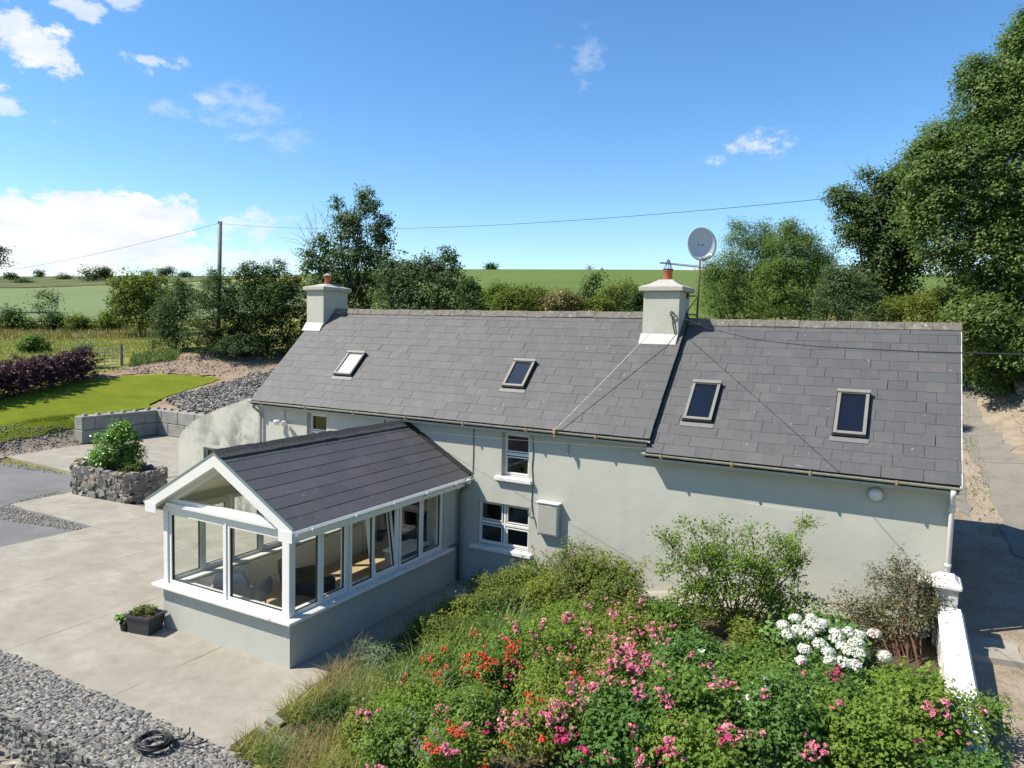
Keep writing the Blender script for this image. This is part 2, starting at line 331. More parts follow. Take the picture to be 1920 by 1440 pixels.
# ---------------------------------------------------------------- helpers
BASE = {}
def tag(o, label=None, cat=None, group=None, kind=None):
    if label: o['label'] = label
    if cat: o['category'] = cat
    if group: o['group'] = group
    if kind: o['kind'] = kind
    return o
def thing(name, base, label, cat, group=None):
    o = bpy.data.objects.new(name, None); COL.objects.link(o); o.location = tuple(base); o.empty_display_size = .2
    BASE[o] = np.array(base, float); return tag(o, label, cat, group)
def base_of(o):
    if o is None: return np.zeros(3)
    return BASE[o]
def mesh_np(name, V, F, smooth=False):
    """V (n,3); F list of faces or (m,k) int array"""
    me = bpy.data.meshes.new(name)
    V = np.asarray(V, np.float32)
    if isinstance(F, np.ndarray):
        m, k = F.shape
        me.vertices.add(len(V)); me.vertices.foreach_set('co', V.ravel())
        me.loops.add(m*k); me.loops.foreach_set('vertex_index', F.astype(np.int32).ravel())
        me.polygons.add(m); me.polygons.foreach_set('loop_start', np.arange(0, m*k, k, dtype=np.int32))
        me.update(calc_edges=True)
    else:
        me.from_pydata([tuple(map(float, v)) for v in V], [], F); me.update()
    if smooth: me.polygons.foreach_set('use_smooth', np.ones(len(me.polygons), bool))
    return me
def obj(name, V, F, mat, parent=None, smooth=False, **k):
    b = base_of(parent)
    me = mesh_np(name, np.asarray(V, float)-b, F, smooth); me.materials.append(M[mat])
    o = bpy.data.objects.new(name, me); COL.objects.link(o)
    if parent is not None: o.parent = parent
    BASE[o] = b
    return tag(o, **k)
def inst(name, me, parent, loc, rot=None, scale=None, **k):
    o = bpy.data.objects.new(name, me); COL.objects.link(o); o.parent = parent
    o.location = tuple(np.asarray(loc, float)-base_of(parent))
    if rot is not None: o.rotation_euler = rot
    if scale is not None: o.scale = scale
    BASE[o] = base_of(parent)
    return tag(o, **k)

class MB:
    def __init__(s): s.V = []; s.F = []
    def add(s, V, F):
        n = len(s.V); s.V += [tuple(v) for v in V]; s.F += [tuple(i+n for i in f) for f in F]; return s
    def box(s, lo, hi):
        x0, y0, z0 = lo; x1, y1, z1 = hi
        return s.add([(x0, y0, z0), (x1, y0, z0), (x1, y1, z0), (x0, y1, z0), (x0, y0, z1), (x1, y0, z1), (x1, y1, z1), (x0, y1, z1)],
                     [(0, 3, 2, 1), (4, 5, 6, 7), (0, 1, 5, 4), (1, 2, 6, 5), (2, 3, 7, 6), (3, 0, 4, 7)])
    def hexa(s, P):
        return s.add(P, [(0, 3, 2, 1), (4, 5, 6, 7), (0, 1, 5, 4), (1, 2, 6, 5), (2, 3, 7, 6), (3, 0, 4, 7)])
    def cbox(s, lo, hi, c=.02):
        lo = np.array(lo, float); hi = np.array(hi, float); V = []; idx = {}
        for cx in (0, 1):
            for cy in (0, 1):
                for cz in (0, 1):
                    k = np.where((cx, cy, cz), hi, lo); sg = np.where((cx, cy, cz), -1, 1)
                    for ax in range(3):
                        d = sg*c; d[ax] = 0
                        idx[(cx, cy, cz, ax)] = len(V); V.append(k+d)
        F = []
        I = lambda a, b, c_, ax: idx[(a, b, c_, ax)]
        for ax in range(3):
            for v in (0, 1):
                o = [i for i in range(3) if i != ax]; q = []
                for (a, b) in ((0, 0), (1, 0), (1, 1), (0, 1)):
                    t = [0, 0, 0]; t[ax] = v; t[o[0]] = a; t[o[1]] = b; q.append(I(*t, ax))
                flip = (v == 1) != (ax == 1)
                F.append(tuple(q) if flip else tuple(q[::-1]))
        for ax in range(3):
            o = [i for i in range(3) if i != ax]
            for a in (0, 1):
                for b in (0, 1):
                    t0 = [0, 0, 0]; t0[o[0]] = a; t0[o[1]] = b; t1 = list(t0); t1[ax] = 1
                    F.append((I(*t0, o[0]), I(*t0, o[1]), I(*t1, o[1]), I(*t1, o[0])))
        for k in ((x, y, z) for x in (0, 1) for y in (0, 1) for z in (0, 1)): F.append((I(*k, 0), I(*k, 1), I(*k, 2)))
        return s.add(V, F)
    def prism(s, poly, axis, a, b):
        """poly 2D closed, extruded along axis"""
        n = len(poly); V = []
        for w in (a, b):
            for (u, v) in poly:
                p = [0, 0, 0]; o = [i for i in range(3) if i != axis]; p[axis] = w; p[o[0]] = u; p[o[1]] = v; V.append(p)
        F = [tuple(range(n))[::-1], tuple(range(n, 2*n))]+[(i, (i+1) % n, (i+1) % n+n, i+n) for i in range(n)]
        return s.add(V, F)
    def tube(s, pts, r, sides=6, caps=True):
        pts = [np.array(p, float) for p in pts]; n = len(pts); rr = r if isinstance(r, (list, tuple, np.ndarray)) else [r]*n
        V = []; ref = None
        for i, p in enumerate(pts):
            t = pts[min(i+1, n-1)]-pts[max(i-1, 0)]; t = t/(np.linalg.norm(t)+1e-9)
            if ref is None or abs(ref@t) > .95: ref = np.array([0, 0, 1.]) if abs(t[2]) < .9 else np.array([1., 0, 0])
            u = np.cross(t, ref); u /= np.linalg.norm(u)+1e-9; v = np.cross(t, u); ref = np.cross(u, t)*-1 if False else ref
            for k in range(sides):
                a = 2*math.pi*k/sides; V.append(p+rr[i]*(math.cos(a)*u+math.sin(a)*v))
        F = [(i*sides+k, i*sides+(k+1) % sides, (i+1)*sides+(k+1) % sides, (i+1)*sides+k) for i in range(n-1) for k in range(sides)]
        if caps: F += [tuple(range(sides))[::-1], tuple(range((n-1)*sides, n*sides))]
        return s.add(V, F)
    def lathe(s, c, prof, sides=20):
        V = []; c = np.array(c, float)
        for (r, z) in prof:
            for k in range(sides):
                a = 2*math.pi*k/sides; V.append(c+np.array([r*math.cos(a), r*math.sin(a), z]))
        n = len(prof)
        F = [(i*sides+k, i*sides+(k+1) % sides, (i+1)*sides+(k+1) % sides, (i+1)*sides+k) for i in range(n-1) for k in range(sides)]
        F += [tuple(range(sides))[::-1], tuple(range((n-1)*sides, n*sides))]
        return s.add(V, F)
    def build(s, name, mat, parent=None, smooth=False, **k): return obj(name, s.V, s.F, mat, parent, smooth, **k)

def struct(name, V, F, mat, parent=None, smooth=True): return obj(name, V, F, mat, parent, smooth, kind=None if parent else 'structure')

# ---------------------------------------------------------------- terrain height
def tp(px, py, t): p = atd(px, py, t); return tuple(p)
CTRL = [(-26, 2, .95), (-26, 9, 1.25), (-29, 4.5, 1.75), (-33.5, 11.7, 2.35), (-28.5, 16.3, 2.1), (-24, 11, 1.3), (-18, 11, 1.35), (-12, 11, 1.5),
        (-14, 18, 2.0), (-8, 8, 1.6), (0, 9, 2.0), (6, 9, 2.1), (-2, 6, 1.6), (4, 6, 1.65), (10.5, 7, 1.66), (10.5, 3, 1.2), (10.8, 15, 2.58), (11, 22, 3.4), (13.5, 6, 1.9), (13.0, 14, 3.9), (12.4, 19, 4.6), (12.2, 24, 5.2), (14, 9.5, 3.0), (7.0, 18, 4.3), (5, 13, 3.1), (2, 17, 3.9), (7.4, 24, 5.4),
        (17, 7, 3.4), (16, 15, 5.0), (17, 22, 6.4), (20, 28, 7.2), (26, 10, 5.2), (14.5, 0, 1.2), (18, -6, .9), (-30, -6, .4), (-40, 2, 2.0), (0, 22, 3.6), (-12, 26, 3.2), (8, 32, 5.0), (-4, 40, 5.6), (-40, -40, -1), (10, -40, -2), (50, -30, 0), (60, 30, 9),
        tp(200, 684, 45), tp(285, 668, 47), tp(120, 640, 58), tp(320, 640, 58), tp(100, 607, 76), tp(330, 607, 76), tp(0, 607, 76), tp(-200, 600, 76),
        tp(60, 571, 120), tp(250, 566, 120), tp(60, 541, 200), tp(300, 536, 200), tp(-250, 540, 200), tp(60, 524, 300), tp(300, 520, 300), tp(-250, 526, 300), tp(60, 519, 360), tp(300, 517, 360), tp(-300, 519, 370),
        tp(60, 523, 480), tp(300, 522, 480), tp(-300, 523, 480), tp(500, 560, 110), tp(500, 519, 260), tp(500, 527, 420),
        tp(800, 575, 62), tp(1000, 572, 62), tp(1200, 572, 62), tp(800, 535, 115), tp(1050, 533, 115), tp(1300, 533, 115), tp(800, 511, 180), tp(1050, 508, 180), tp(1300, 509, 180), tp(700, 507, 215), tp(900, 506, 215), tp(1100, 506, 215), tp(1300, 507, 215), tp(1600, 512, 215), tp(1900, 520, 215),
        tp(800, 512, 330), tp(1100, 512, 330), tp(1500, 516, 330), tp(2000, 525, 330), tp(1700, 545, 70), tp(1700, 522, 130), tp(2100, 540, 110), tp(2400, 560, 200), tp(-800, 545, 260), tp(-800, 600, 90)]
CTRL = np.array(CTRL)
def _tps(d2): return .5*d2*np.log(d2+1e-9)
def _fit():
    S = 30.0; X = CTRL[:, :2]/S; n = len(X)
    K = _tps(((X[:, None]-X[None])**2).sum(-1))+np.eye(n)*.004; P = np.c_[np.ones(n), X]
    A = np.block([[K, P], [P.T, np.zeros((3, 3))]]); return S, X, np.linalg.solve(A, np.r_[CTRL[:, 2], 0, 0, 0])
_S, _X, _w = _fit()
def sst(t): t = np.clip(t, 0, 1); return t*t*(3-2*t)
def H(x, y):
    x = np.asarray(x, float); y = np.asarray(y, float); sh = x.shape; x = x.ravel(); y = y.ravel()
    q = np.c_[x, y]/_S; z = np.zeros(len(q))
    for i in range(0, len(q), 20000):
        c = q[i:i+20000]; z[i:i+20000] = _tps(((c[:, None]-_X[None])**2).sum(-1))@_w[:-3]+_w[-3]+c@_w[-2:]
    s = sst((x-.5)/6.5); bed = .85*s+np.where(x > 7, .115*np.minimum(y, 30)*sst((x-8.6)/1.0), 0)
    front = np.where(x <= .5, 0., bed)
    wf = np.zeros_like(x)
    # back edge: hidden by the block wall (left), the house (middle); soft on the lane (right)
    wf = np.where(x < -6.4, (y < 9.3)*1.0, np.where(x < 9.35, (y < 4.5)*1.0, 1-sst((y-2.5)/5)))
    wl = np.where(y > 5.7, (x > -24.05)*1.0, sst((x+25.4)/1.9))
    wr = 1-sst((x-12.2)/2.0)
    wf = wf*wl*wr
    z = z*(1-wf)+front*wf
    return z.reshape(sh)
def h(x, y): return float(H(np.array([x]), np.array([y]))[0])
def G(px, py, t0=5, t1=400):
    """first point of the ground seen at a photo pixel"""
    d = ray(px, py); ts = np.concatenate([np.arange(t0, 60, .1), np.arange(60, t1, .5)]); P = CAM_POS+d*ts[:, None]
    hz = H(P[:, 0], P[:, 1]); k = np.argmax(P[:, 2] <= hz)
    if P[k, 2] > hz[k]: k = len(ts)-1
    return P[k]

def axis(segs):
    out = []
    for a, b, st in segs: out += list(np.arange(a, b, st))
    return np.array(out+[segs[-1][1]])
ax = axis([(-900, -200, 50), (-200, -60, 8), (-60, -30, 1.5), (-30, 14.9, .3), (14.9, 60, 1.5), (60, 200, 10), (200, 700, 50)])
ay = axis([(-120, -10, 10), (-10, 27.8, .3), (27.8, 90, 1.5), (90, 300, 5), (300, 900, 40)])
gx, gy = np.meshgrid(ax, ay); gz = H(gx, gy)
rg = np.random.default_rng(3)
gz += np.where((gx < -24.6) | (gy > 10) | (gx > 12.5), rg.normal(0, .02, gz.shape), 0)-.03
# lower ground in front of the gabion wall and below the camera
drop = sst((-7.6-gy)/.35)*sst((3.0-gx)/.6)*sst((gx+8.6)/.8)*1.1; gz -= drop
nx, ny = len(ax), len(ay); ii = np.arange(nx*ny).reshape(ny, nx)
Fq = np.stack([ii[:-1, :-1], ii[:-1, 1:], ii[1:, 1:], ii[1:, :-1]], -1).reshape(-1, 4)
struct('ground', np.stack([gx, gy, gz], -1).reshape(-1, 3), Fq, 'meadow')

def resample(poly, step, jit, rng, closed=True):
    P = [np.array(p, float) for p in poly]; out = []
    for a, b in zip(P, P[1:]+P[:1]):
        L = np.linalg.norm(b-a); n = max(1, int(L/step)); nrm = np.array([-(b-a)[1], (b-a)[0]])/(L+1e-9)
        for i in range(n): out.append(a+(b-a)*i/n+nrm*rng.normal(0, jit))
    return out
def drape(name, poly, step, dz, mat, jit=0, estep=None, rough=0, flat=None, seed=1):
    rng = np.random.default_rng(seed); P = np.array(resample(poly, estep or step, jit, rng))
    lo, hi = P.min(0), P.max(0); gx, gy = np.meshgrid(np.arange(lo[0], hi[0], step), np.arange(lo[1], hi[1], step)); Q = np.c_[gx.ravel(), gy.ravel()]+rng.uniform(-.2, .2, (gx.size, 2))*step
    pts = [Vector(p) for p in P]+[Vector(q) for q in Q]; n = len(P)
    v, e, f, *_ = delaunay_2d_cdt(pts, [], [list(range(n))], 1, 1e-5)
    v = np.array([(a[0], a[1]) for a in v]); z = (H(v[:, 0], v[:, 1]) if flat is None else np.full(len(v), flat))+dz+rng.normal(0, rough, len(v)) if rough else (H(v[:, 0], v[:, 1]) if flat is None else np.full(len(v), float(flat)))+dz
    F = [tuple(k) for k in f]
    V = np.c_[v, z]
    F = [k if np.cross(V[k[1]][:2]-V[k[0]][:2], V[k[2]][:2]-V[k[0]][:2]) > 0 else k[::-1] for k in F]
    return struct(name, V, F, mat)
g2 = lambda px, py: G(px, py)[:2]

# far fields
pl = lambda px, py, t: tuple(atd(px, py, t)[:2])
drape('crop_field', [pl(-400, 604, 78), pl(100, 604, 78), pl(330, 604, 78), pl(620, 596, 84), pl(620, 556, 130), pl(420, 538, 195), pl(250, 534, 215), pl(60, 541, 200), pl(-250, 545, 190), pl(-600, 560, 160)], 4, .12, 'field', 1.0, 3)
drape('hill_field', [pl(640, 596, 60), pl(900, 580, 56), pl(1300, 580, 56), pl(1700, 580, 60), pl(2100, 570, 70), pl(2300, 530, 320), pl(1500, 515, 325), pl(1000, 510, 325), pl(560, 515, 325), pl(560, 530, 215), pl(600, 560, 120)], 5, .12, 'field_hill', .8, 4)
drape('scrub_land', [pl(-500, 548, 195), pl(60, 539, 204), pl(250, 533, 220), pl(420, 530, 225), pl(520, 520, 270), pl(500, 522, 420), pl(60, 519, 420), pl(-600, 519, 420)], 6, .15, 'scrub', 1.5, 4)
# garden ground on the left
A = g2
LAWN = [A(-120, 800), A(-60, 765), A(0, 748), A(70, 732), A(120, 720), A(170, 712), A(240, 706), A(330, 704), A(400, 709), A(412, 713), A(365, 728), A(318, 744), A(285, 757), np.array([-24.75, 9.4]), np.array([-24.75, 5.6]), A(140, 806), A(110, 812), A(60, 822), A(0, 834), A(-120, 858)]
drape('lawn', LAWN, .5, .045, 'lawn', .06, .35)
DIRT = [A(150, 707), A(230, 694), A(250, 680), A(330, 664), A(420, 655), A(560, 655), A(640, 650), np.array([-6, 26]), np.array([-6, 9.5]), np.array([-24.2, 9.5]), np.array([-24.9, 9.6]), A(330, 730), A(405, 705), A(300, 700), A(230, 703), A(170, 712)]
drape('dirt_bank', DIRT, .6, .012, 'dirt', .08, .4, .008)
drape('lawn_verge', [A(-120, 862), A(0, 836), A(60, 824), A(110, 814), A(143, 806), np.array([-24.3, 5.4]), np.array([-23.4, 5.2]), np.array([-22.9, 1.9]), np.array([-21.5, -1.5]), A(-120, 900)], .3, .02, 'verge_dirt', .05, .25, .012)
# ---------------------------------------------------------------- yard: concrete slabs, tarmac
YG = [(-23.6, 9.0), (-23.45, 5.2), (-23.05, 1.9), (-10.5, -4.2), (-10.5, -9), (1.2, -9), (1.2, 0.3), (-6.4, 0.3), (-6.4, 9.0)]
def flat(name, poly, z, mat, parent=None, th=None, seed=1, jit=0., step=.4):
    rng = np.random.default_rng(seed); P = resample(poly, step, jit, rng) if jit else [np.array(p) for p in poly]
    n = len(P)
    if th:
        V = [(p[0], p[1], z) for p in P]+[(p[0], p[1], z-th) for p in P]; F = [tuple(range(n))]+[(i, i+n, (i+1) % n+n, (i+1) % n) for i in range(n)]
        F = [tuple(range(n))]+[(i, (i+n), ((i+1) % n)+n, (i+1) % n) for i in range(n)]
    else: V = [(p[0], p[1], z) for p in P]; F = [tuple(range(n))]
    a = sum(P[i][0]*P[(i+1) % n][1]-P[(i+1) % n][0]*P[i][1] for i in range(n))
    if a < 0: F = [f[::-1] for f in F]
    return struct(name, V, F, mat, parent, False)
flat('tarmac_drive', [(-26, -9), (-26, 0.2), (-23.0, 1.75), (-21.9, 1.2), (-18.0, 1.5), (-9.0, .6), (-9.0, -9)], .012, 'asphalt')
yard = flat('yard', [(-23.2, 1.9), (-23.5, 9.1), (-6.4, 9.1), (-6.4, 0.1), (1.4, .1), (1.4, -7.3), (-11.2, -7.3), (-11.2, 2)], -.02, 'soil')
g = .005
def slab(poly, jit=.004, seed=1): 
    c = np.mean(np.array(poly), 0); pp = []
    for p in poly:
        p = np.array(p, float); d = c-p; pp.append(p+np.sign(d)*g)
    return flat('slab', pp, .03, 'concrete', yard, .06, seed, jit, .5)
# big yard slabs round the sunroom
xs = [-10.4, -7.4, -4.5, -1.58, 1.2]
slab([(-10.55, -4.25), (-10.5, -2.05), (-7.4, -2.05), (-7.4, -7.25), (-10.9, -7.25)], seed=2)
for i in range(1, 4):
    slab([(xs[i], -7.25), (xs[i+1], -7.25), (xs[i+1], -2.05), (xs[i], -2.05)], seed=10+i)
slab([(-9.45, -2.05), (-6.3, -2.05), (-6.3, 0.05), (-9.75, 0.05), (-9.75, -.6)], seed=4); slab([(-6.3, -2.05), (1.2, -2.05), (1.2, .05), (-6.3, .05)], seed=5)
# apron by the planter
slab([(-14.75, -2.0), (-12.0, -2.03), (-9.45, -2.05), (-9.75, -.6), (-9.9, .05), (-14.9, -.05)], .015, seed=6)
# far concrete by the block wall
slab([(-23.1, 1.95), (-18.1, 1.7), (-18.0, 4.6), (-23.4, 4.8)], .02, seed=7); slab([(-18.0, 1.7), (-14.5, 1.45), (-14.3, 4.4), (-18.0, 4.6)], .02, seed=8); slab([(-14.4, 1.45), (-9.9, .12), (-9.75, 4.2), (-14.3, 4.4)], .02, seed=9)
slab([(-23.4, 4.8), (-17.0, 4.6), (-17.0, 9.05), (-23.5, 9.05)], seed=21); slab([(-17.0, 4.55), (-9.75, 4.25), (-9.75, 9.05), (-17.0, 9.05)], seed=22)
# grit drifts between tarmac and slabs
rs = np.random.default_rng(8)
def stone_mesh(seed, lx, ly, lz):
    r = np.random.default_rng(seed); V = np.array([(x, y, z) for z in (-.5, .5) for (x, y) in ((-.5, -.5), (.5, -.5), (.5, .5), (-.5, .5))])
    V = V*np.array([lx, ly, lz])+r.uniform(-.16, .16, (8, 3))*np.array([lx, ly, lz])
    return V
SFACE = [(0, 3, 2, 1), (4, 5, 6, 7), (0, 1, 5, 4), (1, 2, 6, 5), (2, 3, 7, 6), (3, 0, 4, 7)]
SF = np.array(SFACE)
def rotm(rng, n, tilt):
    """random rotations: full yaw, limited tilt"""
    yaw = rng.uniform(0, 2*np.pi, n); a = rng.normal(0, tilt, n); b = rng.normal(0, tilt, n); out = np.zeros((n, 3, 3))
    cy, sy, ca, sa, cb, sb = np.cos(yaw), np.sin(yaw), np.cos(a), np.sin(a), np.cos(b), np.sin(b)
    Rz = np.zeros((n, 3, 3)); Rz[:, 0, 0] = cy; Rz[:, 0, 1] = -sy; Rz[:, 1, 0] = sy; Rz[:, 1, 1] = cy; Rz[:, 2, 2] = 1
    Rx = np.zeros((n, 3, 3)); Rx[:, 0, 0] = 1; Rx[:, 1, 1] = ca; Rx[:, 1, 2] = -sa; Rx[:, 2, 1] = sa; Rx[:, 2, 2] = ca
    Ry = np.zeros((n, 3, 3)); Ry[:, 1, 1] = 1; Ry[:, 0, 0] = cb; Ry[:, 0, 2] = sb; Ry[:, 2, 0] = -sb; Ry[:, 2, 2] = cb
    return Rz@Rx@Ry
def stones_many(P, S, R, rng):
    """P (n,3) centres, S (n,3) sizes, R (n,3,3)"""
    n = len(P); B = np.array([(x, y, z) for z in (-.5, .5) for (x, y) in ((-.5, -.5), (.5, -.5), (.5, .5), (-.5, .5))])
    V = (B[None]+rng.uniform(-.17, .17, (n, 8, 3)))*S[:, None, :]; V = np.einsum('nij,nkj->nki', R, V)+P[:, None, :]
    return V.reshape(-1, 3), (SF[None]+8*np.arange(n)[:, None, None]).reshape(-1, 4)
def scatter_poly(poly, n, rng):
    P = np.array(poly); lo, hi = P.min(0), P.max(0); out = []
    while len(out) < n:
        q = rng.uniform(lo, hi, (n*2, 2)); ins = np.zeros(len(q), bool); j = len(P)-1
        for i in range(len(P)):
            c = ((P[i, 1] > q[:, 1]) != (P[j, 1] > q[:, 1])) & (q[:, 0] < (P[j, 0]-P[i, 0])*(q[:, 1]-P[i, 1])/(P[j, 1]-P[i, 1]+1e-12)+P[i, 0]); ins ^= c; j = i
        out += list(q[ins])
    return np.array(out[:n])
Q = np.r_[scatter_poly([(-14.8, -2.1), (-10.4, -2.1), (-10.5, -2.5), (-14.0, -3.1)], 900, rs), scatter_poly([(-15.6, -.3), (-14.8, -2.2), (-14.3, -2.4), (-14.9, -.2)], 260, rs), scatter_poly([(-23, 1.8), (-18, 1.5), (-18, 1.2), (-22, .8)], 400, rs)]
sz = rs.uniform(.012, .05, len(Q)); V, F = stones_many(np.c_[Q, np.full(len(Q), .018)], np.c_[sz, sz*.7, sz*.5], rotm(rs, len(Q), .3), rs)
obj('grit', V, F, 'cobble_many', label='drift of loose grit between tarmac drive and concrete apron', kind='stuff')
sz = rs.uniform(.02, .09, 900); Q = scatter_poly([(-24.6, 5.4), (-23.5, 5.2), (-23.0, 2.0), (-24.6, 1.0), (-25.2, 3)], 900, rs); V, F = stones_many(np.c_[Q, H(Q[:, 0], Q[:, 1])+.025], np.c_[sz, sz*.7, sz*.5], rotm(rs, 900, .3), rs)
obj('rubble_verge', V, F, 'cobble_many', label='loose stone chips on the dirt verge below the lawn', kind='stuff')

# ---------------------------------------------------------------- the cottage
EZ, EO, RZ, RY = 3.608, .193, 6.019, 2.324      # eave, overhang, ridge of the long roof
EZ2, EO2, RZ2, RY2 = 3.367, .281, 5.887, 2.367  # the lower roof
XL, XM, XR = -6.50, 4.25, 9.36
BK = 2*RY+.0
house = thing('cottage', (1.4, 2.3, 0), 'long grey rendered cottage with two slate roofs and two chimneys', 'house')
OPEN = [(-4.70, -4.04, 2.42, 3.40), (.98, 1.64, 2.42, 3.42), (.38, 1.68, .84, 1.86), (-2.75, -.95, .12, 2.15)]   # last: way through to the sunroom
def wall_with_openings(mb, x0, x1, z0, z1f, y, th, opens):
    xs = sorted({x0, x1, XM}|{o[0] for o in opens}|{o[1] for o in opens})
    for a, b in zip(xs, xs[1:]):
        top = z1f(.5*(a+b)); os_ = sorted([(o[2], o[3]) for o in opens if o[0] < .5*(a+b) < o[1]]); z = z0
        for (c, d) in os_+[(top, None)]:
            if c > z+1e-6: mb.add([(a, y, z), (b, y, z), (b, y, c), (a, y, c)], [(0, 1, 2, 3)]); mb.add([(a, y+th, z), (b, y+th, z), (b, y+th, c), (a, y+th, c)], [(3, 2, 1, 0)])
            z = d
    for (a, b, c, d) in opens:
        mb.add([(a, y, c), (a, y+th, c), (a, y+th, d), (a, y, d)], [(0, 1, 2, 3)]); mb.add([(b, y, c), (b, y+th, c), (b, y+th, d), (b, y, d)], [(3, 2, 1, 0)])
        mb.add([(a, y, d), (b, y, d), (b, y+th, d), (a, y+th, d)], [(3, 2, 1, 0)]); mb.add([(a, y, c), (b, y, c), (b, y+th, c), (a, y+th, c)], [(0, 1, 2, 3)])
w = MB(); wall_with_openings(w, XL+.1, XR-.06, -.3, lambda x: EZ-.02 if x < XM else EZ2-.06, 0, .42, OPEN)
bx0, bx1 = XL+.1, XR-.06
# back wall and gables
w.add([(bx0, BK, -.3), (bx1, BK, -.3), (bx1, BK, EZ2-.06), (bx0, BK, EZ2-.06)], [(3, 2, 1, 0)])
w.add([(bx0, 0, -.3), (bx0, BK, -.3), (bx0, BK, EZ-.02), (bx0, RY, RZ-.12), (bx0, 0, EZ-.02)], [(4, 3, 2, 1, 0)])
w.add([(bx1, 0, -.3), (bx1, BK, -.3), (bx1, BK, EZ2-.06), (bx1, RY2, RZ2-.12), (bx1, 0, EZ2-.06)], [(0, 1, 2, 3, 4)])
w.add([(XM-.05, 0, EZ2-.1), (XM-.05, BK, EZ2-.1), (XM-.05, BK, EZ-.02), (XM-.05, RY, RZ-.12), (XM-.05, 0, EZ-.02)], [(0, 1, 2, 3, 4)])
w.build('wall', 'render_grey', house)
inn = MB()   # rooms behind the windows
inn.add([(-6, 3.9, 0), (9, 3.9, 0), (9, 3.9, 5), (-6, 3.9, 5)], [(3, 2, 1, 0)]); inn.add([(-6, .45, .12), (9, .45, .12), (9, 3.9, .12), (-6, 3.9, .12)], [(0, 1, 2, 3)]); inn.add([(-6, .45, 2.28), (9, .45, 2.28), (9, 3.9, 2.28), (-6, 3.9, 2.28)], [(0, 1, 2, 3)])
inn.add([(-6, .45, 2.24), (9, .45, 2.24), (9, 3.9, 2.24), (-6, 3.9, 2.24)], [(3, 2, 1, 0)])
inn.add([(-3.3, .45, 0), (-3.3, 3.9, 0), (-3.3, 3.9, 2.24), (-3.3, .45, 2.24)], [(0, 1, 2, 3)]); inn.add([(3.0, .45, 0), (3.0, 3.9, 0), (3.0, 3.9, 2.24), (3.0, .45, 2.24)], [(0, 1, 2, 3)])
inn.build('room_lining', 'room_dark', house)

def roof_frame(ez, eo, rz, ry):
    L = math.hypot(ry+eo, rz-ez); a = math.atan2(rz-ez, ry+eo); return L, a
def deck(x0, x1, ez, eo, rz, ry, name='roof_deck'):
    m = MB(); d = .03; yb = 2*ry+eo
    m.prism([(-eo, ez-d), (ry, rz-d), (yb, ez-d), (yb, ez-d-.07), (ry, rz-d-.10), (-eo, ez-d-.07)], 0, x0, x1); return m.build(name, 'roof_felt', house)
deck(XL+.02, XM-.004, EZ, EO, RZ, RY); deck(XM+.004, XR-.02, EZ2, EO2, RZ2, RY2)
# verge trim of the step between the two roofs and at the ends
def slate_mesh(wd, ln, th, name, mat):
    x = wd/2; V = [(-x, 0, 0), (x, 0, 0), (x, ln, 0), (-x, ln, 0), (-x, 0, th), (x, 0, th), (x, ln, th*.35), (-x, ln, th*.35)]
    V = [(a, b, c) for a, b, c in V]; me = mesh_np(name, V, SF if False else [(0, 3, 2, 1), (4, 5, 6, 7), (0, 1, 5, 4), (1, 2, 6, 5), (2, 3, 7, 6), (3, 0, 4, 7)]); me.materials.append(M[mat]); return me
def slates(x0, x1, ez, eo, rz, ry, expo, wd, holes, seed, parent, cnt, mat, front=True, tiltup=.028, ln=None, th=.007, axis='x', keep=None):
    """rows of slates; returns list of (loc, row, x, width) in roof coordinates"""
    r = random.Random(seed); L, a = roof_frame(ez, eo, rz, ry); rows = int(round((L-.02)/expo)); e = L/rows; out = []
    for j in range(rows):
        x = x0-(wd/2 if j % 2 else 0)
        while x < x1-1e-4:
            l_, r_ = max(x, x0), min(x+wd, x1)
            if r_-l_ > .03:
                mid = .5*(l_+r_); s = (j+.5)*e
                if not any(hx0 < mid < hx1 and hs0 < s < hs1 for hx0, hx1, hs0, hs1 in holes): out.append((mid, j*e, r_-l_, min(e*1.12, L-j*e), r.gauss(0, .0055), r.gauss(0, .003)))
            x += wd
    return out, a
def put_slates(lst, a, ez, eo, parent, nkeep, key, mat, mat_many, cache, sgn=1, yc=0.):
    lst = sorted(lst, key=key); A = math.atan2; ca, sa = math.cos(a), math.sin(a)
    for (x, s, wd, ln, jx, jz) in lst[:nkeep]:
        k = (round(wd, 3), round(ln, 3))
        if k not in cache: cache[k] = slate_mesh(wd-.0035, ln, .008, 'slate', mat)
        loc = (x+jx*.5, -eo+s*ca, ez+s*sa+.0015+jz*.4)
        inst('slate', cache[k], parent, loc, (a+.0, 0, jx))
    V = []; F = []
    for (x, s, wd, ln, jx, jz) in lst[nkeep:]:
        u = np.array([1, 0, 0]); v = np.array([0, ca, sa]); n = np.array([0, -sa, ca]); o = np.array([x+jx*.5, -eo+s*ca, ez+s*sa+.0015+jz*.4]); hw = wd/2-.00175; b = len(V)
        for (p, q, t) in ((-hw, 0, 0), (hw, 0, 0), (hw, ln, 0), (-hw, ln, 0), (-hw, 0, .008), (hw, 0, .008), (hw, ln, .003), (-hw, ln, .003)): V.append(o+u*p+v*(q+jz*.6)+n*t)
        F += [tuple(i+b for i in f) for f in SFACE]
    if V: obj('slates', V, F, mat_many, parent, kind='stuff')
SKY = [(-4.29, -3.73, .57, 1.13), (.665, 1.195, .56, 1.125)]   # skylights on the long roof: x0,x1,y0,y1
SKY2 = [(4.80, 5.34, .33, 1.035), (7.45, 7.965, .295, 1.015)]
c1 = math.cos(roof_frame(EZ, EO, RZ, RY)[1]); c2 = math.cos(roof_frame(EZ2, EO2, RZ2, RY2)[1])
cache = {}
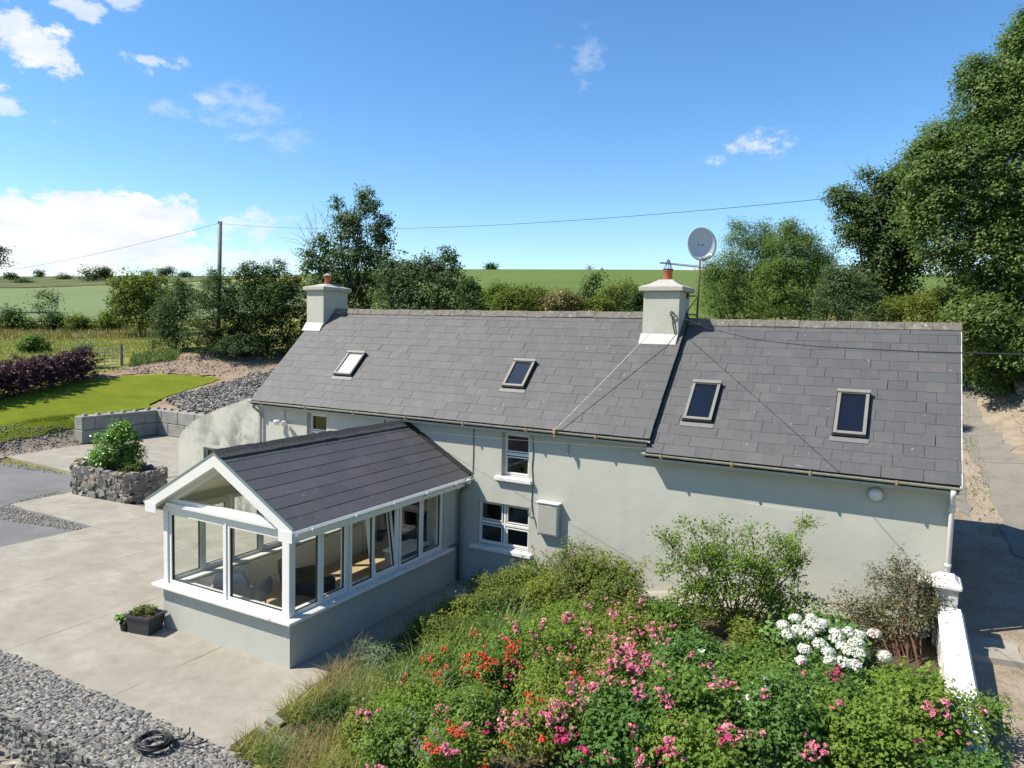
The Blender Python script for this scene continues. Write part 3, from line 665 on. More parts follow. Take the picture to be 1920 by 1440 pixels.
l2, a2 = slates(XM+.02, XR, EZ2, EO2, RZ2, RY2, .243, .305, [], 5, house, 0, 'slate')
put_slates(l2, a2, EZ2, EO2, house, 300, lambda q: q[1], 'slate', 'slate_many', cache)
l1, a1 = slates(XL, XM+.05, EZ, EO, RZ, RY, .243, .305, [], 6, house, 0, 'slate')
put_slates(l1, a1, EZ, EO, house, max(0, 300-len(l2)), lambda q: q[1]*.8-q[0], 'slate', 'slate_many', cache)
# rear slopes, out of sight
for (x0, x1, ez, eo, rz, ry) in ((XL, XM, EZ, EO, RZ, RY), (XM, XR, EZ2, EO2, RZ2, RY2)):
    m = MB(); nr = 14
    for j in range(nr):
        f0, f1 = j/nr, (j+1)/nr; y0, y1 = 2*ry+eo-(ry+eo)*f0, 2*ry+eo-(ry+eo)*f1; z0, z1 = ez+(rz-ez)*f0, ez+(rz-ez)*f1
        m.hexa([(x0, y1, z1), (x1, y1, z1), (x1, y0, z0), (x0, y0, z0), (x0, y1, z1+.006), (x1, y1, z1+.006), (x1, y0, z0+.016), (x0, y0, z0+.016)])
    m.build('rear_slates', 'slate_many', house)
# step flashing + verge boards
m = MB(); 
for (x, ez, eo, rz, ry, dx) in ((XM+.02, EZ, EO, RZ, RY, .03),):
    m.hexa([(x, -eo+.02, ez-.20), (x+dx, -eo+.02, ez-.20), (x+dx, ry, rz-.16), (x, ry, rz-.16), (x, -eo+.02, ez-.012), (x+dx, -eo+.02, ez-.012), (x+dx, ry, rz-.012), (x, ry, rz-.012)])
m.build('step_board', 'black_metal', house)
def vergeb(x, dx, ez, eo, rz, ry, mat, t=.1):
    m = MB()
    for s in (0, 1):
        y0, y1 = (-eo, ry) if s == 0 else (2*ry+eo, ry)
        m.hexa([(x, y0, ez-t), (x+dx, y0, ez-t), (x+dx, y1, rz-t), (x, y1, rz-t), (x, y0, ez-.004), (x+dx, y0, ez-.004), (x+dx, y1, rz-.004), (x, y1, rz-.004)])
    m.build('verge_board', mat, house)
vergeb(XL-.012, .03, EZ, EO, RZ, RY, 'trim_grey'); vergeb(XR-.016, .03, EZ2, EO2, RZ2, RY2, 'white_paint', .06)
# ridge tiles
def ridge(x0, x1, rz, ry, mat, wd=.17, ln=.45, seed=1, parent=None, axis=0, drop=.12, off=0.):
    r = random.Random(seed); n = max(1, round((x1-x0)/ln)); e = (x1-x0)/n
    for i in range(n):
        m = MB(); dz = r.gauss(0, .006); a, b = x0+i*e+.004, x0+(i+1)*e-.004
        prof = [(-wd, -drop), (-wd*.55, -drop*.42), (0, .045), (wd*.55, -drop*.42), (wd, -drop), (wd*.93, -drop-.02), (0, .0), (-wd*.93, -drop-.02)]
        if axis == 0: m.prism([(ry+p, rz+q+dz+.02) for p, q in prof], 0, a, b)
        else: m.prism([(off+p, rz+q+dz+.02) for p, q in prof], 1, a, b)
        m.build('ridge_tile', mat, parent)
ridge(-5.90, 3.43, RZ+.015, RY, 'ridge_tile', .105, .45, 1, house, drop=.095); ridge(4.22, XR+.02, RZ2+.015, RY2, 'ridge_tile', .105, .45, 2, house, drop=.095)
ridge(XL, -6.56+.02, RZ+.015, RY, 'ridge_tile', .105, .45, 3, house, drop=.095)
# gutters
def gutter(p0, p1, parent, mat='gutter_tan', r=.052, nb=6, bm='brass'):
    p0, p1 = np.array(p0, float), np.array(p1, float); d = (p1-p0); L = np.linalg.norm(d); d /= L; s = np.cross(d, (0, 0, 1.)); V = []; n = 9
    for p in (p0, p1):
        for rr in (r, r-.006):
            for k in range(n):
                a = math.pi+math.pi*k/(n-1); V.append(p+rr*(math.cos(a)*s+math.sin(a)*np.array([0, 0, 1])))
    F = []
    for k in range(n-1): F += [(k, k+1, 2*n+k+1, 2*n+k), (n+k, 3*n+k, 3*n+k+1, n+k+1)]
    F += [(0, 2*n, 3*n, n), (n-1, 2*n-1, 4*n-1, 3*n-1)]+[(k, n+k, n+k+1, k+1) for k in range(n-1)]+[(2*n+k, 2*n+k+1, 3*n+k+1, 3*n+k) for k in range(n-1)]
    o = obj('gutter', V, F, mat, parent)
    for i in range(nb):
        q = p0+d*L*(i+.3)/nb; m = MB(); out = s if s[1] < 0 or s[0] > 0 else -s
        m.box(q-np.array([.014, .014, .05])+out*(r+.004), q+np.array([.014, .014, .012])+out*(r+.004)); m.box(q-np.array([.03, .012, .075])+out*.01, q+np.array([.03, .012, -.054])+out*.01); m.build('gutter_bracket', bm, o)
    return o
gutter((XL-.03, -EO-.018, EZ-.012), (XM+.06, -EO-.018, EZ-.022), house, nb=7); gutter((XM-.06, -EO2-.018, EZ2-.012), (XR+.02, -EO2-.018, EZ2-.022), house, nb=4)
m = MB(); m.box((XL, -EO+.0, EZ-.15), (XM, -EO+.02, EZ-.035)); m.box((XM+.01, -EO2, EZ2-.15), (XR-.02, -EO2+.02, EZ2-.035)); m.box((XL, -EO+.022, EZ-.15), (XM, .0, EZ-.12)); m.box((XM+.01, -EO2+.022, EZ2-.15), (XR-.02, 0, EZ2-.12)); m.build('fascia', 'trim_grey', house)
# downpipes
m = MB(); m.tube([(XL+.1, -EO-.03, EZ-.09), (XL+.1, -EO-.02, EZ-.16), (XL+.22, -.07, EZ-.34), (XL+.22, -.06, EZ-.45), (XL+.22, -.06, .0)], .034, 8); m.build('downpipe', 'trim_grey', house, True)
m = MB(); m.tube([(XR-.10, -EO2-.03, EZ2-.08), (XR-.10, -EO2-.03, EZ2-.16), (XR-.09, -.12, EZ2-.30), (XR-.09, -.09, EZ2-.42), (XR-.09, -.09, .85)], .040, 10); m.tube([(XR-.09, -.09, EZ2-.46), (XR-.09, -.09, EZ2-.36)], .052, 10); m.tube([(XR-.09, -.09, 2.0), (XR-.09, -.09, 2.06)], .050, 10); m.build('downpipe', 'pipe_white', house, True)
# windows
def window(x0, x1, z0, z1, cols, rows, sill=True, y=.13, fw=.05, lead=None):
    m = MB(); xs = [x0+(x1-x0)*i/cols for i in range(cols+1)]; zs = [z0+(z1-z0)*i/rows for i in range(rows+1)]
    m.cbox((x0, y, z0), (x0+fw, y+.07, z1), .006); m.cbox((x1-fw, y, z0), (x1, y+.07, z1), .006); m.cbox((x0+fw, y, z1-fw), (x1-fw, y+.07, z1), .006); m.cbox((x0+fw, y, z0), (x1-fw, y+.07, z0+fw*1.2), .006)
    for q in xs[1:-1]: m.cbox((q-.028, y-.004, z0+fw*1.2), (q+.028, y+.066, z1-fw), .006)
    for q in zs[1:-1]:
        for a, b in zip(xs, xs[1:]): m.cbox((a+(fw if a == x0 else .028), y-.008, q-.030), (b-(fw if b == x1 else .028), y+.062, q+.030), .006)
    o = m.build('window', 'white_upvc', house)
    for i in range(cols):
        for j in range(rows):
            p = MB(); a, b = xs[i]+.03, xs[i+1]-.03; c, d = zs[j]+.03, zs[j+1]-.03; p.box((a, y+.028, c), (b, y+.036, d)); p.build('pane', 'glass_dark', o)
            s = MB(); w_ = .024    # sash
            A0, A1, C0, C1 = a+.022, b-.022, c+.022, d-.022; yy = y-.012
            s.box((A0, yy, C0), (A0+w_, y+.02, C1)); s.box((A1-w_, yy, C0), (A1, y+.02, C1)); s.box((A0+w_, yy, C0), (A1-w_, y+.02, C0+w_)); s.box((A0+w_, yy, C1-w_), (A1-w_, y+.02, C1)); s.build('sash', 'white_upvc', o)
    if sill: s = MB(); s.cbox((x0-.13, -.10, z0-.10), (x1+.12, .13, z0-.002), .018); s.build('sill', 'white_paint', o)
    return o
window(-4.70, -4.04, 2.42, 3.40, 1, 2); window(.98, 1.64, 2.47, 3.42, 1, 2); window(.38, 1.68, .88, 1.86, 2, 2)
# meter box, lights, cables on the wall
m = MB(); m.cbox((1.94, -.14, 1.38), (2.42, .0, 2.04), .012); o = m.build('meter_box', 'render_grey', house); m = MB(); m.cbox((1.965, -.15, 1.41), (2.395, -.141, 2.0), .004); m.build('meter_door', 'trim_grey', o); m = MB(); m.cbox((1.92, -.165, 2.04), (2.44, .0, 2.075), .01); m.build('meter_lid', 'white_paint', o)
m = MB(); V = []
m.lathe((0, 0, 0), [(.125, 0), (.13, .02), (.12, .045)], 24); V = [(v[0]+8.18, -v[2], v[1]+3.03) for v in m.V]; lo = obj('wall_light', V, m.F, 'lead', house, True)
m = MB(); m.lathe((0, 0, 0), [(.112, .045), (.108, .08), (.085, .115), (.045, .135), (.005, .14)], 24); V = [(v[0]+8.18, -v[2], v[1]+3.03) for v in m.V]; obj('lamp_glass', V, m.F, 'bulkhead', lo, True)
m = MB(); m.cbox((-5.53, -.05, 3.0), (-5.41, 0, 3.10), .01); m.tube([(-5.47, -.03, 3.05), (-5.47, -.1, 3.1)], .02); fl = m.build('floodlight', 'white_paint', house)
for s in (-1, 1):
    m = MB(); m.lathe((0, 0, 0), [(.03, 0), (.055, .06), (.075, .15), (.07, .16), (.002, .15)], 14); R_ = Matrix.Rotation(s*.75, 3, 'Z') @ Matrix.Rotation(math.radians(105), 3, 'X')
    V = [tuple(R_ @ Vector(v)+Vector((-5.47+s*.07, -.08, 3.12))) for v in m.V]; obj('lamp_head', V, m.F, 'white_upvc', fl, True)
m = MB(); m.tube([(1.72, -.012, 3.40), (1.75, -.012, 3.1), (1.73, -.012, 2.75), (1.76, -.012, 2.4), (1.74, -.012, 2.0), (1.78, -.012, 1.75), (1.87, -.012, 1.5), (1.9, -.012, 1.35)], .011, 5); m.tube([(1.74, -.012, 1.9), (1.66, -.03, 1.78), (1.7, -.02, 1.7), (1.8, -.012, 1.68)], .008, 5); m.build('wall_cable', 'pipe_grey', house)
m = MB(); m.tube([(.27, -.012, 3.5), (.275, -.012, 2.9), (.27, -.012, 2.42)], .008, 5); m.build('wall_cable', 'cable_black', house)
m = MB(); m.tube([(-2.2, -.012, 3.5), (-2.2, -.012, 3.25)], .008, 5); m.tube([(-5.45, -.012, 3.5), (-5.45, -.012, 3.1)], .006, 5); m.build('wall_cable', 'cable_black', house)
pa, pb_ = aty(1393, 942), aty(1502, 1010)
m = MB(); m.cbox((pa[0], -.006, .9), (pb_[0], .004, pa[2]), .003); m.build('blocked_opening', 'render_grey', house)
m = MB(); m.tube([(2.55, -.012, 3.32), (2.55, -.02, 3.1)], .018, 6); m.build('vent_pipe', 'trim_grey', house)
# skylights
def skylight(x0, x1, y0, y1, ez, eo, rz, ry, pane_back, frame):
    L, a = roof_frame(ez, eo, rz, ry); ca, sa = math.cos(a), math.sin(a); xc = .5*(x0+x1); hw = .5*(x1-x0); s0, s1 = (y0+eo)/ca, (y1+eo)/ca
    T = lambda p, q, t: (xc+p, -eo+q*ca-t*sa, ez+q*sa+t*ca)
    def rb(m, p0, p1, q0, q1, t0, t1): m.hexa([T(p0, q0, t0), T(p1, q0, t0), T(p1, q1, t0), T(p0, q1, t0), T(p0, q0, t1), T(p1, q0, t1), T(p1, q1, t1), T(p0, q1, t1)])
    fw = .055; m = MB(); rb(m, -hw-.02, hw+.02, s0-.02, s1+.02, .0, .06); o = m.build('skylight', 'skylight_dark', house)
    m = MB(); rb(m, -hw, -hw+fw, s0, s1, .061, .10); rb(m, hw-fw, hw, s0, s1, .061, .10); rb(m, -hw+fw, hw-fw, s0, s0+fw, .061, .095); rb(m, -hw-.015, hw+.015, s1-fw*.8, s1+.03, .1005, .125); rb(m, -hw+fw, hw-fw, s1-fw, s1, .061, .10); m.build('frame', frame, o)
    m = MB(); rb(m, -hw+fw, hw-fw, s0+fw, s1-fw, .061, .066); m.build('pane_back', pane_back, o)  # opaque panel under the glass, coloured to set the pane's tone
    m = MB(); rb(m, -hw+fw, hw-fw, s0+fw, s1-fw, .072, .078); m.build('pane', 'glass' if pane_back == 'back_pale' else 'glass_sky', o)
    m = MB(); rb(m, -hw-.05, hw+.05, s0-.13, s0-.021, .012, .018); m.build('flashing', 'lead_dark', o)
simple('back_pale', (.62, .64, .63), .8, .2, .03, 3, 0); simple('back_grey', (.16, .18, .21), .8, .2, .1, 3, 0); simple('back_navy', (.035, .04, .052), .8, .2, .1, 3, 0)
for q in SKY: skylight(*q, EZ, EO, RZ, RY, 'back_pale' if q is SKY[0] else 'back_grey', 'skylight_frame')
for q in SKY2: skylight(*q, EZ2, EO2, RZ2, RY2, 'back_navy', 'skylight_frame')
# chimneys
def chimney(x0, x1, y0, y1, zb, zt, capz, pot, cowl):
    m = MB(); m.box((x0, y0, zb), (x1, y1, zt)); o = m.build('chimney', 'render_grey', house)
    oc = .09; m = MB(); m.cbox((x0-oc, y0-oc, zt), (x1+oc, y1+oc, zt+.10), .012); xc, yc = .5*(x0+x1), .5*(y0+y1)
    def ringp(f, z): return [(xc+(x0-oc-xc)*f[0]+0, yc+(y0-oc-yc)*f[1], z), (xc+(x1+oc-xc)*f[0], yc+(y0-oc-yc)*f[1], z), (xc+(x1+oc-xc)*f[0], yc+(y1+oc-yc)*f[1], z), (xc+(x0-oc-xc)*f[0], yc+(y1+oc-yc)*f[1], z)]
    rings = [ringp((.985, .985), zt+.1), ringp((.6, .6), zt+.1+(capz-zt-.1)*.45), ringp((.30, .30), capz)]; V = sum(rings, []); F = []
    for i in range(2):
        for k in range(4): F.append((4*i+k, 4*i+(k+1) % 4, 4*i+4+(k+1) % 4, 4*i+4+k))
    F.append((8, 9, 10, 11)); m.add(V, F); m.build('cap', 'chimney_cap', o)
    m = MB(); r, hgt = pot; m.lathe((xc, yc, capz-.06), [(r*1.05, 0), (r, .06), (r*.95, hgt*.8), (r*1.08, hgt*.84), (r*1.08, hgt), (r*.8, hgt), (r*.78, hgt*.6)], 20); m.build('pot', 'terracotta', o, True)
    if cowl == 'cone':
        m = MB(); zt_ = capz-.06+hgt
        for k in range(10): a = 2*math.pi*k/10; m.tube([(xc+r*1.0*math.cos(a), yc+r*math.sin(a), zt_-.02), (xc+.02*math.cos(a), yc+.02*math.sin(a), zt_+.2)], .006, 4)
        m.lathe((xc, yc, zt_-.03), [(r*1.1, 0), (r*1.1, .03)], 16); m.build('cowl', 'black_metal', o)
    else:
        m = MB(); zt_ = capz-.06+hgt; m.lathe((xc, yc, zt_+.02), [(r*1.5, 0), (r*1.5, .012), (r*.3, .07), (.004, .08)], 18)
        for k in range(4): a = math.pi*k/2; m.tube([(xc+r*.9*math.cos(a), yc+r*.9*math.sin(a), zt_-.02), (xc+r*math.cos(a), yc+r*math.sin(a), zt_+.03)], .008, 4)
        m.build('cowl', 'lead', o)
    m = MB(); m.hexa([(x0-.03, y0-.16, RZ-(RY-y0+.16)*math.tan(a1)+.022), (x1+.0, y0-.16, RZ-(RY-y0+.16)*math.tan(a1)+.022), (x1, y0, RZ-(RY-y0)*math.tan(a1)+.03), (x0-.03, y0, RZ-(RY-y0)*math.tan(a1)+.03), (x0-.03, y0-.16, RZ-(RY-y0+.16)*math.tan(a1)+.034), (x1, y0-.16, RZ-(RY-y0+.16)*math.tan(a1)+.034), (x1, y0-.004, RZ-(RY-y0)*math.tan(a1)+.10), (x0-.03, y0-.004, RZ-(RY-y0)*math.tan(a1)+.10)]); m.build('flashing', 'lead', o)
    return o
chimney(-6.56, -5.93, 1.87, 2.86, 5.0, 6.60, 6.80, (.085, .28), 'cap'); chimney(3.42, 4.21, 1.80, 2.62, 4.9, 6.53, 6.80, (.10, .30), 'cone')

# ---------------------------------------------------------------- satellite dish + aerial on the chimney
dish = thing('satellite_dish', (4.45, 2.4, 5.9), 'grey round satellite dish on a dark pole beside the chimney with the cone cowl', 'satellite dish')
m = MB(); m.tube([(4.45, 2.4, 5.85), (4.46, 2.4, 7.32)], .022, 8); m.build('pole', 'rust_metal', dish, True)
m = MB()
for z in (6.05, 6.46): m.tube([(4.21, 2.4, z), (4.46, 2.4, z)], .016, 6); m.box((4.205, 2.33, z-.06), (4.225, 2.47, z+.06))
m.tube([(4.21, 2.4, 6.1), (4.44, 2.4, 6.44)], .01, 5); m.build('bracket', 'black_metal', dish)
dc = atx(1316.5, 457.5, 4.55); dn = np.array([.62, -.77, .12]); dn /= np.linalg.norm(dn); du = np.cross(dn, (0, 0, 1.)); du /= np.linalg.norm(du); dv = np.cross(du, dn)
V = []; F = []; nr, ns = 7, 32; t_ = np.linalg.norm(dc-CAM_POS)
for side in (0, 1):
    for i in range(nr+1):
        r = i/nr
        for k in range(ns): a = 2*math.pi*k/ns; V.append(dc+du*r*.335*math.cos(a)+dv*r*.37*math.sin(a)+dn*(.075*(r*r-1)-.012*side))
n1 = (nr+1)*ns
for i in range(nr):
    for k in range(ns):
        q = (i*ns+k, i*ns+(k+1) % ns, (i+1)*ns+(k+1) % ns, (i+1)*ns+k); F += [q, tuple(j+n1 for j in q[::-1])]
for k in range(ns): F.append((nr*ns+k, nr*ns+(k+1) % ns, n1+nr*ns+(k+1) % ns, n1+nr*ns+k))
obj('reflector', V, F, 'dish_grey', dish, True)
m = MB(); m.tube([dc-dv*.30-dn*.02, dc-dv*.36+dn*.1, dc-dv*.34+dn*.28+du*.02], .014, 6); m.tube([np.array([4.46, 2.4, 7.25]), dc-dn*.1-dv*.1], .03, 6); m.build('feed_arm', 'black_metal', dish)
m = MB(); e_ = dc-dv*.33+dn*.27; m.tube([e_-dn*.02, e_+dv*.03+dn*.06], .035, 8); m.tube([e_+dn*.06, e_+dn*.09+dv*.03], .05, 10); m.build('feed_horn', 'white_upvc', dish)
m = MB()
for s in (-.045, .045): m.box(dc+du*s-dn*.073-np.array([.008, .008, .022]), dc+du*s-dn*.073+np.array([.008, .008, .022]))
m.build('bolt', 'black_metal', dish)
m = MB(); pA = np.array([4.46, 2.4, 7.08]); pB = aty(1237, 493, 2.4); m.tube([pA+(pA-pB)*.18, pA, pB], .013, 6); m.tube([pA+np.array([0, 0, .03])-.0*pB, pB+(pA-pB)*.02+np.array([0, 0, .02])], .006, 4)
m.build('aerial_boom', 'black_metal', dish)

# ---------------------------------------------------------------- wires
def sagged(a, b, sag, n=24):
    a, b = np.array(a, float), np.array(b, float); return [a+(b-a)*i/n-np.array([0, 0, sag*4*(i/n)*(1-i/n)]) for i in range(n+1)]
kn = np.array([4.03, 1.72, 6.07])
m = MB(); m.tube([kn+np.array([0, .09, 0]), kn], .012, 6); m.tube([kn+np.array([.0, .085, .03]), kn+np.array([.07, .02, .02]), kn+np.array([.12, .03, -.07]), kn+np.array([.05, .05, -.13]), kn+np.array([.0, .03, -.05]), kn+np.array([.09, .0, .0]), kn+np.array([.17, .07, -.14])], .010, 5)
m.tube([kn+np.array([.04, .05, -.02]), kn+np.array([.06, .07, -.25]), kn+np.array([.13, .072, -.5])], .008, 5); m.tube([kn+np.array([.02, .05, -.03]), kn+np.array([.10, .068, -.22]), kn+np.array([.16, .07, -.5])], .006, 5)
m.build('cable_bracket', 'cable_black', house)
pts = [kn, np.array([5.33, -.08, 5.73]), np.array([6.42, -1.86, 5.56]), np.array([7.5, -3.64, 5.50]), np.array([8.6, -5.42, 5.50]), np.array([9.7, -7.2, 5.53]), np.array([13.0, -12.6, 5.85]), np.array([20, -24, 7.2])]
m = MB(); m.tube(pts, .006, 5); m.build('service_cable', 'cable_black', None, label='black overhead cable running from the chimney bracket out over the lower slate roof', cat='cable')
end = np.array([2.36, -.30, 3.62]); line = sagged(kn, end, .02, 30); m = MB(); m.tube(line, .007, 5)
for i in range(2): m.tube([p+.009*np.array([math.cos(j*1.3+i*3.14), .7*math.sin(j*1.3+i*3.14), .7*math.sin(j*1.3+i*3.14)]) for j, p in enumerate(sagged(kn, end, .02, 110))], .0035, 4)
m.build('twisted_cable', 'cable_white', None, label='pale twisted cable running down over the slates from chimney to gutter', cat='cable')
m = MB(); m.cbox(end-np.array([.03, .03, .08]), end+np.array([.03, .06, .03]), .01); m.box(end+np.array([-.01, -.03, -.14]), end+np.array([.01, .0, -.08])); m.build('cable_bracket', 'brass', house)
m = MB(); m.tube(sagged((-1.3, -.05, 3.25), atd(2300, 878, 7.0), .12, 40), .003, 4); m.build('thin_wire', 'wire_steel', None, label='thin pale wire stretched along in front of the cottage wall', cat='wire')
# ---------------------------------------------------------------- the sunroom
SL_, SW = 5.117, 3.172       # length (y), width (x)
SE, SR, SO, SFO = 2.382, 3.406, .231, .152
sr = thing('sunroom', (-SW/2, -SL_/2, 0), 'white framed glazed sunroom with a dark slate gable roof', 'sunroom')
ZS = .863
m = MB(); th = .30
m.box((-th, -SL_, -.1), (0, -.002, ZS-.06)); m.box((-SW, -SL_, -.1), (-SW+th, -.002, ZS-.06)); m.box((-SW+th, -SL_, -.1), (-th, -SL_+th, ZS-.06)); m.build('base_wall', 'render_grey', sr)
m = MB(); so = .145
m.cbox((-.30, -SL_-so, ZS-.06), (so, -.52, ZS), .012); m.build('sill', 'white_paint', sr)
m = MB(); m.cbox((-SW-so, -SL_-so, ZS-.061), (-.302, -SL_+.28, ZS-.001), .012); m.build('sill', 'white_paint', sr)
m = MB(); m.cbox((-SW-so, -SL_+.282, ZS-.06), (-SW+.28, -.02, ZS), .012); m.build('sill', 'white_paint', sr)
# solid piers where the sunroom meets the house
m = MB(); m.box((-.26, -.70, ZS), (-.02, -.002, SE-.06)); m.build('pier', 'render_grey', sr); m = MB(); m.box((-SW+.02, -.70, ZS), (-SW+.26, -.002, SE-.06)); m.build('pier', 'render_grey', sr)
zb, zt = ZS+.001, 2.20
def frame_y(x, y0, y1, z0, z1, split, nm='window', tilt=False, out=1):
    """glazing unit in a plane x = const: frame with two lights"""
    fw, d = .06, .07; m = MB(); xa, xb = x-d/2, x+d/2
    m.cbox((xa, y0, z0), (xb, y0+fw, z1), .006); m.cbox((xa, y1-fw, z0), (xb, y1, z1), .006); m.cbox((xa, y0+fw, z0), (xb, y1-fw, z0+fw), .006); m.cbox((xa, y0+fw, z1-fw), (xb, y1-fw, z1), .006); ym = y0+(y1-y0)*split
    m.cbox((xa, ym-.035, z0+fw), (xb, ym+.035, z1-fw), .006); o = m.build(nm, 'white_upvc', sr)
    for i, (a, b) in enumerate(((y0+fw, ym-.035), (ym+.035, y1-fw))):
        z0_, z1_ = z0+fw, z1-fw
        rot = Matrix.Rotation(math.radians(8)*-1, 3, 'Y') if (tilt and i == 1) else None
        piv = np.array([x, 0, z0_])
        def T(V): return V if rot is None else [tuple(np.array(rot @ Vector(np.array(v)-piv))+piv) for v in V]
        s = MB(); w_ = .045; e = .022 if i == 1 else .0
        if i == 1: s.box((xa-e, a, z0_), (xb+.012, a+w_, z1_)); s.box((xa-e, b-w_, z0_), (xb+.012, b, z1_)); s.box((xa-e, a+w_, z0_), (xb+.012, b-w_, z0_+w_)); s.box((xa-e, a+w_, z1_-w_), (xb+.012, b-w_, z1_)); s.V = T(s.V); s.build('sash', 'white_upvc', o)
        else: w_ = .0
        p = MB(); p.box((x-.012, a+w_, z0_+w_), (x+.012, b-w_, z1_-w_)); p.V = T(p.V); p.build('pane', 'glass', o)
        k = MB(); gk = .009   # dark gasket
        k.box((x-.02, a+w_, z0_+w_), (x+.02, a+w_+gk, z1_-w_)); k.box((x-.02, b-w_-gk, z0_+w_), (x+.02, b-w_, z1_-w_)); k.box((x-.02, a+w_+gk, z0_+w_), (x+.02, b-w_-gk, z0_+w_+gk)); k.V = T(k.V); k.build('gasket', 'black_metal', o)
    return o
units = [(-5.03, -3.70), (-3.66, -2.25), (-2.22, -.72)]
for i, (a, b) in enumerate(units):
    frame_y(-.06, a, b, zb, zt, .46, tilt=(i == 1)); frame_y(-SW+.06, a, b, zb, zt, .5)
def frame_x(y, x0, x1, z0, z1):
    fw, d = .065, .07; m = MB(); ya, yb = y-d/2, y+d/2; xm = .5*(x0+x1)
    m.cbox((x0, ya, z0), (x0+fw, yb, z1), .006); m.cbox((x1-fw, ya, z0), (x1, yb, z1), .006); m.cbox((x0+fw, ya, z0), (x1-fw, yb, z0+fw), .006); m.cbox((x0+fw, ya, z1-fw), (x1-fw, yb, z1), .006)
    o = m.build('window', 'white_upvc', sr); p = MB(); p.box((x0+fw, y-.012, z0+fw), (x1-fw, y+.012, z1-fw)); p.build('pane', 'glass', o)
    k = MB(); gk = .009; k.box((x0+fw, y-.02, z0+fw), (x0+fw+gk, y+.02, z1-fw)); k.box((x1-fw-gk, y-.02, z0+fw), (x1-fw, y+.02, z1-fw)); k.box((x0+fw+gk, y-.02, z0+fw), (x1-fw-gk, y+.02, z0+fw+gk)); k.build('gasket', 'black_metal', o)
frame_x(-SL_+.06, -3.03, -1.545, zb, zt); frame_x(-SL_+.06, -1.50, -.14, zb, zt)
m = MB(); m.cbox((-1.545, -SL_+.005, zb), (-1.50, -SL_+.11, zt), .008); m.build('mullion', 'white_upvc', sr)
for x in (-.135, -SW+.01): m = MB(); m.cbox((x, -SL_+.0, zb), (x+.125, -SL_+.125, SE-.10), .01); m.build('corner_post', 'white_upvc', sr)
# transom beam across the gable
m = MB(); m.cbox((-SW+.14, -SL_+.0, zt), (-.14, -SL_+.13, zt+.10), .01); m.cbox((-SW+.14, -SL_-.05, zt+.10), (-.14, -SL_+.13, zt+.17), .01); m.build('transom', 'white_upvc', sr)
# gable glazing
slope = (SR-SE)/(SW/2+SO); gz0 = zt+.17
def rz_at(x): return SR-abs(x+SW/2)*slope
def gpoly(off, z0):
    hw = (SR-off-z0)/slope; return [(-SW/2-hw, z0), (-SW/2+hw, z0), (-SW/2, SR-off)]
outer, inner = gpoly(.15, gz0), gpoly(.30, gz0+.07)
V = [(x, y, z) for y in (-SL_+.02, -SL_+.10) for ring in (outer, inner) for (x, z) in ring]; F = []
for i in range(3):
    j = (i+1) % 3; F += [(i, j, 3+j, 3+i), (6+j, 6+i, 9+i, 9+j), (3+i, 3+j, 9+j, 9+i), (j, i, 6+i, 6+j)]
gw = obj('gable_window', V, F, 'white_upvc', sr); m = MB(); m.prism([(x, z) for x, z in inner], 1, -SL_+.05, -SL_+.07); m.build('pane', 'glass', gw)
# roof: deck/ceiling, slates, ridge, fascia
m = MB(); d = .012
for s in (-1, 1):
    xe = -SW/2+s*(SW/2+SO); m.hexa([(xe, -SL_-SFO+.03, SE-d-.10), (-SW/2, -SL_-SFO+.03, SR-d-.12), (-SW/2, -.004, SR-d-.12), (xe, -.004, SE-d-.10), (xe, -SL_-SFO+.03, SE-d), (-SW/2, -SL_-SFO+.03, SR-d), (-SW/2, -.004, SR-d), (xe, -.004, SE-d)])
m.build('ceiling', 'ceiling_cream', sr)
L = math.hypot(SW/2+SO, SR-SE); a_s = math.atan2(SR-SE, SW/2+SO); nrow = 8; e = L/nrow; cache2 = {}; wd = .60; rr = random.Random(9)
for s in (-1, 1):
    for j in range(nrow):
        y = -SL_-SFO-(wd/2 if j % 2 else 0)
        while y < -.01:
            l_, r_ = max(y, -SL_-SFO), min(y+wd, -.006)
            if r_-l_ > .04:
                ln = min(e*1.12, L-j*e); k = (round(r_-l_, 3), round(ln, 3))
                if k not in cache2: cache2[k] = slate_mesh(r_-l_-.004, ln, .010, 'slate', 'slate_new')
                S = j*e; loc = (-SW/2+s*(SW/2+SO-S*math.cos(a_s)), .5*(l_+r_), SE+S*math.sin(a_s)+.002+rr.gauss(0, .0008))
                Rm = Matrix.Rotation(math.pi/2 if s > 0 else -math.pi/2, 4, 'Z') @ Matrix.Rotation(a_s, 4, 'X')
                inst('slate', cache2[k], sr, loc, Rm.to_euler())
            y += wd
ridge(-SL_-SFO-.02, -.01, SR+.02, 0, 'ridge_dark', .15, .42, 4, sr, axis=1, drop=.085, off=-SW/2)
# lead where roof meets house
m = MB(); x0, x1 = -SW/2, SO
m.hexa([(x0, -.10, SR+.022), (x1, -.10, SE+.022), (x1, -.005, SE+.022), (x0, -.005, SR+.022), (x0, -.10, SR+.03), (x1, -.10, SE+.03), (x1, -.005, SE+.09), (x0, -.005, SR+.09)]); m.build('flashing', 'black_metal', sr)
